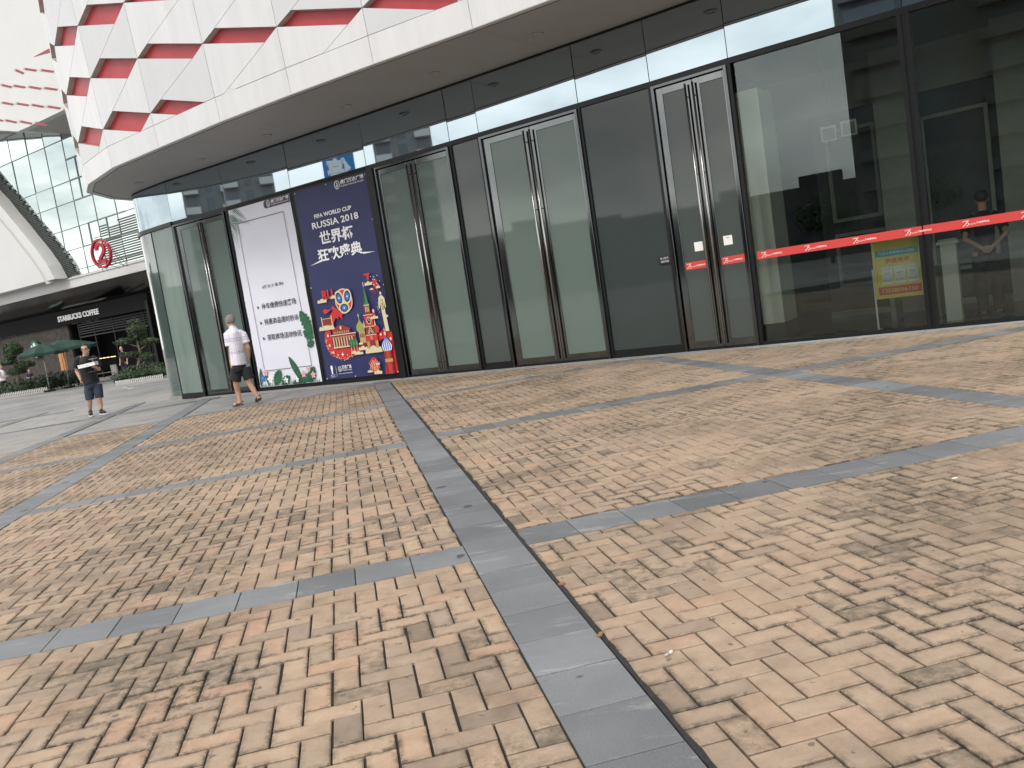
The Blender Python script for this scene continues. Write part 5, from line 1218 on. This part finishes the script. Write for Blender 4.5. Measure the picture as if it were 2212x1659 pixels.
# --- the man in black walking towards the camera
Y2 = 20.0
def ZB(x, y, dy=0): return at(151.7+.16*x, 632+.16*y, Y2+dy)
bm_ = thing('person', 'man in glasses, black T-shirt and denim shorts walking forward with a white box', 'person', (ZB(340,1650).x, Y2, 0)); b1_ = Vector(bm_.location)
WB = lambda x, y, dy=0: ZB(x, y, dy)-b1_
mb = MB(); hc = WB(205,768,-.02); r_ = .112; ff = Vector((.12,-1,.0)); Mr, f_, sd_ = head(mb, hc, r_, ff)
mb.tube([hc-Vector((0,-.01,.05)), WB(208,852,.02), WB(212,885,.02)], [.068,.066,.09], 14)
mb.tube([WB(215,890,.02), WB(225,1000,.02), WB(255,1120,.02), WB(285,1230,.02)], [(.10,.08),(.17,.13),(.17,.14),(.14,.11)], 18)
sL, eL, wL = WB(100,900,.02), WB(95,1065,.08), WB(140,1172,-.02)
mb.tube([WB(150,880,.02), sL, eL, wL], [.055,.06,.050,.032], 12); hand(mb, wL, WB(163,1240,-.08)-wL, Vector((.7,.3,.4)), Vector((.4,-.9,0)), 1.05, 1.6)
sR, eR, wR = WB(335,900,.02), WB(385,1040,.05), WB(345,1005,-.20)
mb.tube([WB(300,880,.02), sR, eR, wR], [.055,.06,.048,.031], 12); hand(mb, wR, WB(268,988,-.30)-wR, Vector((0,.1,1)), Vector((0,-1,.3)), 1.0, .3)
hL, kL, aL = WB(265,1230,.02), WB(258,1440,-.03), WB(270,1580,.10)
hR, kR, aR = WB(352,1230,.02), WB(388,1430,-.04), WB(415,1578,-.02)
mb.tube([hL, kL, WB(262,1500,.03), aL], [.082,.063,.060,.038], 14); mb.tube([hR, kR, WB(405,1500,.0), aR], [.082,.063,.060,.038], 14)
remesh(mb, .0075, 'body', 'skin_light', bm_, 3)
mat('black_hair', (.012,.011,.010), .6, var=.3, vscale=60)
mb = MB()
for i in range(28):
    for j in range(15):
        ph = math.pi*(.02+.56*j/14); t = 2*math.pi*i/28; v = Vector((math.sin(ph)*math.cos(t), math.sin(ph)*math.sin(t), math.cos(ph)))
        if v.y > .50 and v.z < .62: continue
        if v.y > .15 and v.z < .05: continue
        p = hc+up_*.024+Mr @ Vector((v.x*.80*r_, v.y*.96*r_, v.z*1.02*r_)); mb.ell(p, (.014,.014,.014), 6, 4)
mb.ell(hc+up_*.02+Mr@Vector((0,-.10*r_,.05*r_)), (.80*r_,.84*r_,.86*r_), 16, 10, rot=Mr)
remesh(mb, .007, 'hair', 'black_hair', bm_, 3)
mb = MB()
for s in (-1, 1):
    c = hc+f_*.90*r_+sd_*s*.36*r_+up_*.03*r_
    mb.tube([c+sd_*(.25*r_*math.cos(R(30*k)))+up_*(.16*r_*math.sin(R(30*k))) for k in range(13)], .0032, 5); mb.tube([c+sd_*s*.26*r_, hc+sd_*s*.78*r_-f_*.1*r_+up_*.05*r_], .003, 5)
c = hc+f_*.93*r_+up_*.05*r_; mb.tube([c-sd_*.11*r_, c+sd_*.11*r_], .003, 5)
mb.build('glasses', 'black', bm_)
mb = MB()
for s in (-1, 1): mb.ell(hc+f_*.84*r_+sd_*s*.34*r_+up_*.03*r_, (.013,.006,.006), 8, 5); mb.tube([hc+f_*.88*r_+sd_*s*.22*r_+up_*.27*r_, hc+f_*.82*r_+sd_*s*.48*r_+up_*.28*r_], .004, 5)
mb.build('eyes', 'black_hair', bm_)
mb = MB()
mb.tube([WB(208,858,.02), WB(212,885,.02), WB(218,930,.02), WB(232,1030,.02), WB(262,1140,.02), WB(296,1222,.02)], [(.085,.075),(.15,.105),(.215,.14),(.21,.165),(.20,.17),(.215,.165)], 24)
mb.tube([WB(150,890,.02), WB(108,905,.02), WB(88,1010,.06)], [.085,.088,.095], 14); mb.tube([WB(290,888,.02), WB(345,905,.02), WB(385,1000,.04)], [.085,.088,.092], 14)
o = remesh(mb, .009, 'shirt', 'black_cloth', bm_, 2)
mb = MB(); mat('print_grey', (.42,.42,.42), .7)
P = [(165,912),(300,895),(335,1062),(212,1080)]
# shirt print: thin square outline lying on the chest (found on the shirt surface)
bpy.context.view_layer.update()
from mathutils.bvhtree import BVHTree
bv = BVHTree.FromPolygons([v.co[:] for v in o.data.vertices], [tuple(p.vertices) for p in o.data.polygons])
def onshirt(x, y):
    p = WB(x, y, -.5); h = bv.ray_cast(p, Vector((0,1,0))); return (h[0]+Vector((0,-.004,0))) if h[0] else WB(x, y, -.16)
def pl(a, b, n=14): return [onshirt(a[0]+(b[0]-a[0])*k/n, a[1]+(b[1]-a[1])*k/n) for k in range(n+1)]
for a, b in ((P[0],P[1]),(P[1],P[2]),(P[2],P[3]),(P[3],P[0])): mb.tube(pl(a,b), .0032, 4)
mb.build('print', 'print_grey', bm_)
mb = MB(); mb.tube([WB(290,1180,.02), WB(305,1250,.02), WB(318,1290,.02)], [(.18,.145),(.185,.15),(.15,.13)], 20)
mb.tube([WB(260,1240,.02), WB(255,1360,-.01), WB(268,1448,-.02)], [.115,.105,.095], 16); mb.tube([WB(362,1240,.02), WB(380,1340,-.01), WB(394,1422,-.03)], [.115,.103,.092], 16)
remesh(mb, .010, 'shorts', 'denim', bm_, 2)
mat('shoe_black', (.02,.02,.022), .7); mat('sole_white', (.70,.70,.72), .6)
for (an, he, to) in ((aL, WB(270,1600,.10), WB(278,1650,-.16)), (aR, WB(410,1610,.04), WB(478,1640,-.14))):
    he = Vector(he); to = Vector(to); he.z = .02; to.z = .015
    d = (to-he); ln = d.length; d.normalize(); sdv = d.cross(up_).normalized()
    mb = MB(); mb.tube([an+Vector((0,0,-.03)), he+d*.06+up_*.07], [.042,.05], 12); mb.tube([he+up_*.035, he+d*ln*.35+up_*.055, he+d*ln*.7+up_*.04, to+up_*.03], [.036,.046,.046,.03], 12)
    sh_ = remesh(mb, .008, 'shoe', 'shoe_black', bm_, 2)
    mb = MB(); P_ = [he-d*.03, he+d*ln*.35, he+d*ln*.75, to+d*.03]; ww = (.036,.044,.048,.032)
    ring = [p+sdv*w_-up_*.02 for p, w_ in zip(P_, ww)]+[p-sdv*w_-up_*.02 for p, w_ in reversed(list(zip(P_, ww)))]
    q = mb.prism([Vector((v.x,v.y,.002)) for v in ring], up_*.026); s = mb.build('sole', 'sole_white', sh_); fixn(s); bevel(s, .005)
# the white box he carries
bxp = ZB(243,980,-.32); bx = thing('food_box', 'shallow white box with grey lettering carried by the man in black', 'box', bxp)
mb = MB(); mb.box((-.19,-.11,-.035),(.19,.11,.02)); o = mb.build('tray', 'paper', bx); bevel(o, .006); mb = MB(); mb.box((-.195,-.115,.021),(.195,.115,.042)); o = mb.build('lid', 'paper', bx); bevel(o, .006)
mb = MB(); mb.face([(-.02,-.1117,-.01),(.05,-.1117,-.01),(.05,-.1117,-.002),(-.02,-.1117,-.002)]); mb.build('print', 'print_grey', bx); bx.rotation_euler = (0, R(-5), R(4))

# --- simple but whole figures for the far and shaded people
def figure(loc, yaw, H, label, skin_, top_, bot_, hair_, pose='stand', vox=.014, shorts=False):
    root = thing('person', label, 'person', loc); k = H/1.75; root.rotation_euler = (0,0,yaw)
    V_ = lambda x, y, z: Vector((x*k, y*k, z*k))     # faces +y
    mb = MB(); hc_ = V_(0,.01,1.63); head(mb, hc_, .108*k, Vector((0,1,0))); mb.tube([V_(0,0,1.6), V_(0,0,1.47), V_(0,0,1.40)], [.055*k,.055*k,.09*k], 12)
    mb.tube([V_(0,0,1.42), V_(0,0,1.25), V_(0,0,1.05), V_(0,0,.92)], [(.13*k,.08*k),(.15*k,.10*k),(.13*k,.09*k),(.15*k,.10*k)], 16)
    for s in (-1, 1):
        if pose == 'back': e_, w2 = V_(s*.25,-.10,1.12), V_(s*.07,-.20,.98)
        elif pose == 'front': e_, w2 = V_(s*.24,.02,1.12), V_(s*.12,.22,1.10)
        else: e_, w2 = V_(s*.23,-.02,1.14), V_(s*.24,.04,.90)
        mb.tube([V_(s*.10,0,1.41), V_(s*.19,0,1.39), e_, w2], [.05*k,.05*k,.038*k,.027*k], 10)
        hand(mb, w2, (w2-e_), Vector((0,1,.2)) if pose != 'back' else Vector((0,-1,0)), Vector((0,-1,0)) if pose == 'stand' else Vector((0,0,1)), .95*k, .8)
        mb.tube([V_(s*.09,0,.92), V_(s*.10,.01,.50), V_(s*.10,-.02,.28), V_(s*.10,-.03,.08)], [.085*k,.055*k,.052*k,.035*k], 12)
        foot(mb, V_(s*.10,-.03,.08), V_(s*.10,-.06,.02), V_(s*.12,.16,.02))
    remesh(mb, vox*.65, 'body', skin_, root, 2)
    mb = MB(); mb.tube([V_(0,0,1.47), V_(0,0,1.41), V_(0,0,1.25), V_(0,0,1.05), V_(0,0,.88)], [(.07*k,.06*k),(.17*k,.10*k),(.19*k,.13*k),(.165*k,.12*k),(.185*k,.13*k)], 18)
    for s in (-1, 1): 
        e_ = {'back': V_(s*.235,-.06,1.20), 'front': V_(s*.225,.01,1.20), 'stand': V_(s*.22,-.01,1.20)}[pose]; mb.tube([V_(s*.10,0,1.39), V_(s*.18,0,1.37), e_], [.07*k,.072*k,.07*k], 12)
    remesh(mb, vox, 'shirt', top_, root, 2)
    mb = MB(); mb.tube([V_(0,0,.97), V_(0,0,.86), V_(0,0,.78)], [(.165*k,.115*k),(.175*k,.125*k),(.15*k,.11*k)], 16); zb = .48 if shorts else .09
    for s in (-1, 1): mb.tube([V_(s*.09,0,.86), V_(s*.10,.01,.5), V_(s*.10,-.02,zb)], [.10*k,.085*k,.07*k], 12)
    remesh(mb, vox, 'trousers', bot_, root, 2)
    mb = MB(); mb.ell(hc_+V_(0,-.02,.035), (.088*k,.100*k,.095*k), 14, 10); remesh(mb, vox*.7, 'hair', hair_, root, 1)
    for s in (-1, 1):
        mb = MB(); mb.tube([V_(s*.10,-.09,.035), V_(s*.11,.05,.045), V_(s*.125,.19,.03)], [.04*k,.045*k,.032*k], 10); remesh(mb, vox*.8, 'shoe', 'shoe_black', root, 1)
    return root
pw = room(2.98, 0, -.75); pw.z = .02
figure(pw, math.atan2(-WN.y, -WN.x)-math.pi/2+R(10), 1.74, 'person in dark clothes behind the window with hands clasped behind the back', 'skin', 'black_cloth', 'black_cloth', 'black_hair', 'back', .012)
p = gp(7,824,46.5); figure(p, R(-100), 1.72, 'person in a white T-shirt and dark trousers at the left edge by the hedge', 'skin_light', 'white_cloth', 'black_cloth', 'black_hair', 'front')
p = gp(-6,826,46.9); figure(p, R(-60), 1.70, 'person in navy clothes half hidden at the left edge of the picture', 'skin_light', 'denim', 'denim', 'black_hair', 'stand')
p = gp(273,806,43.6); figure(p, R(160), 1.70, 'person in black standing in the shade beside the right clipped tree', 'skin_light', 'black_cloth', 'black_cloth', 'black_hair', 'stand')
p = gp(66,818,48.6); figure(p, R(-150), 1.25, 'person with dark hair low behind the left hedge beside the parasol pole', 'skin_light', 'denim', 'black_cloth', 'black_hair', 'front')

# ---------------------------------------------------------------- the street behind the camera (seen in the glass)
mat('tower_wall', (.22,.215,.21), .8, var=.1, vscale=.3); mat('tower_white', (.55,.55,.54), .7); mat('tower_glass', (.06,.08,.09), .15, coat=.4); mat('tower_dark', (.10,.10,.10), .8, var=.15, vscale=.4)
def tower(c, az, wd_, dp_, H, label, wall, slab):
    root = thing('apartment_tower', label, 'building', (c[0], c[1], 0), 'towers across the street'); root.rotation_euler = (0,0,az)   # front looks along +x
    mb = MB(); mb.box((-dp_,-wd_/2,0),(0,wd_/2,H)); mb.box((-dp_*.7,-wd_*.2,H),(-dp_*.3,wd_*.2,H+3)); mb.build('wall', wall, root)
    bl = MB(); wn = MB(); nf = int(H/3)
    for k in range(1, nf):
        z = k*3.0
        for j, (y0, y1) in enumerate(((-.48,-.22),(-.10,.10),(.20,.47))):
            if j != 1: bl.box((0,y0*wd_,z),(1.4,y1*wd_,z+.16)); bl.box((1.3,y0*wd_,z+.16),(1.4,y1*wd_,z+1.05)); bl.box((0,y0*wd_,z+.16),(1.3,y0*wd_+.1,z+1.05)); bl.box((0,y1*wd_-.1,z+.16),(1.3,y1*wd_,z+1.05))
            wn.box((0.0,y0*wd_+.25,z+.3),(.06,y1*wd_-.25,z+2.5))
        wn.box((-dp_*.6,wd_/2,z+.9),(-dp_*.45,wd_/2+.05,z+2.4)); wn.box((-dp_*.6,-wd_/2-.05,z+.9),(-dp_*.45,-wd_/2,z+2.4))
    bl.build('balcony', slab, root); wn.build('window', 'tower_glass', root); return root
tower((-117.3,-14), R(15), 9.2, 8, 66, 'white balconied tower across the street, farther right of the pair in the glass', 'tower_wall', 'tower_white')
tower((-124.5,5.5), R(6), 7.8, 7, 70, 'grey balconied tower across the street, left of the pair in the glass', 'tower_wall', 'tower_white')
tower((-46.5,-53), R(51), 19.5, 14, 72, 'dark tall tower mirrored in the big right hand windows', 'tower_dark', 'tower_dark')
def lowblock(c, az, wd_, H, label):
    root = thing('low_building', label, 'building', (c[0], c[1], 0), 'low buildings across the street'); root.rotation_euler = (0,0,az)
    mb = MB(); mb.box((-10,-wd_/2,0),(0,wd_/2,H)); mb.box((-9,-wd_*.15,H),(-6,wd_*.05,H+1.6)); mb.build('wall', 'tower_dark', root)
    wn = MB()
    for k in range(int(H/3.2)):
        for j in range(int(wd_/3)): wn.box((0,-wd_/2+.8+j*3,k*3.2+1),(.05,-wd_/2+2.4+j*3,k*3.2+2.6))
    wn.build('window', 'tower_glass', root)
for k, (az, dist, wd_, H) in enumerate(((172,100,26,8.5),(186,96,24,7.5),(199,98,26,9.5),(212,92,26,8.5),(224,84,24,8.0),(238,84,26,9),(252,84,28,8.5),(158,95,26,10))):
    a = R(az); lowblock((0+math.cos(a)*dist, 12+math.sin(a)*dist), a+math.pi, wd_, H, ['long low building','grey hutted low building','taller low building','plain low block'][k % 4]+' across the street, number %s from the left' % ['one','two','three','four','five','six','seven','eight'][k])
def street_tree(c, H, r, label):
    root = thing('street_tree', label, 'tree', (c[0], c[1], 0), 'street trees behind the plaza'); mb = MB(); mb.tube([(0,0,0),(.05,.03,H*.35),(0,.1,H*.7)], [.16,.12,.05], 8)
    for s in range(5): a = s*1.3; mb.tube([(0,0,H*.35),(math.cos(a)*r*.6,math.sin(a)*r*.6,H*.65)], [.07,.03], 6)
    mb.build('trunk', 'bark', root, True); cr_ = MB()
    for s in range(9): a = s*2.4; q = Vector((math.cos(a)*r*.5, math.sin(a)*r*.5, H*.62+.35*math.sin(s*1.9)*r*.6)); leaves(cr_, q, (r*.55,r*.55,r*.45), 170, .16); cr_.ell(q, (r*.35,r*.35,r*.28), 8, 5)
    cr_.build('crown', ['leaf_dark','leaf_light'], root)
for k, (x, y, H, r) in enumerate(((-34,-24,5.5,2.2),(-30,-31,6,2.4),(-24,-35,5.4,2.2),(-40,-17,5.8,2.3),(-18,-40,6.2,2.5),(-46,-6,5.6,2.2),(-50,4,5.2,2.0))):
    street_tree((x,y), H, r, ['tall','broad','small','leafy','rounded','slim','low'][k]+' street tree across the road, number %s from the right' % ['one','two','three','four','five','six','seven'][k])
# blue parking sign across the plaza, mirrored in the transom above the navy banner
mat('sign_blue', (.03,.22,.55), .5)
ps = thing('parking_sign', 'blue parking sign with one white character on a tall post, mirrored above the navy banner', 'sign', (-31.9,11.8,0)); ps.rotation_euler = (0,0,R(10))
mb = MB(); mb.tube([(-.15,0,0),(-.15,0,10.6)], .12, 10); mb.build('post', 'pole_grey', ps, True)
mb = MB(); mb.box((0,-.85,8.9),(.12,.85,10.6)); o = mb.build('board', 'sign_blue', ps); bevel(o, .02)
mb = MB(); text_mb(mb, '停', lambda x, y, o: Vector((.121+o, -.62+x, 9.1+y)), 0, 0, 1.25, 1.3, 0, .002, bold=.03); mb.build('lettering', 'sign_white', ps)
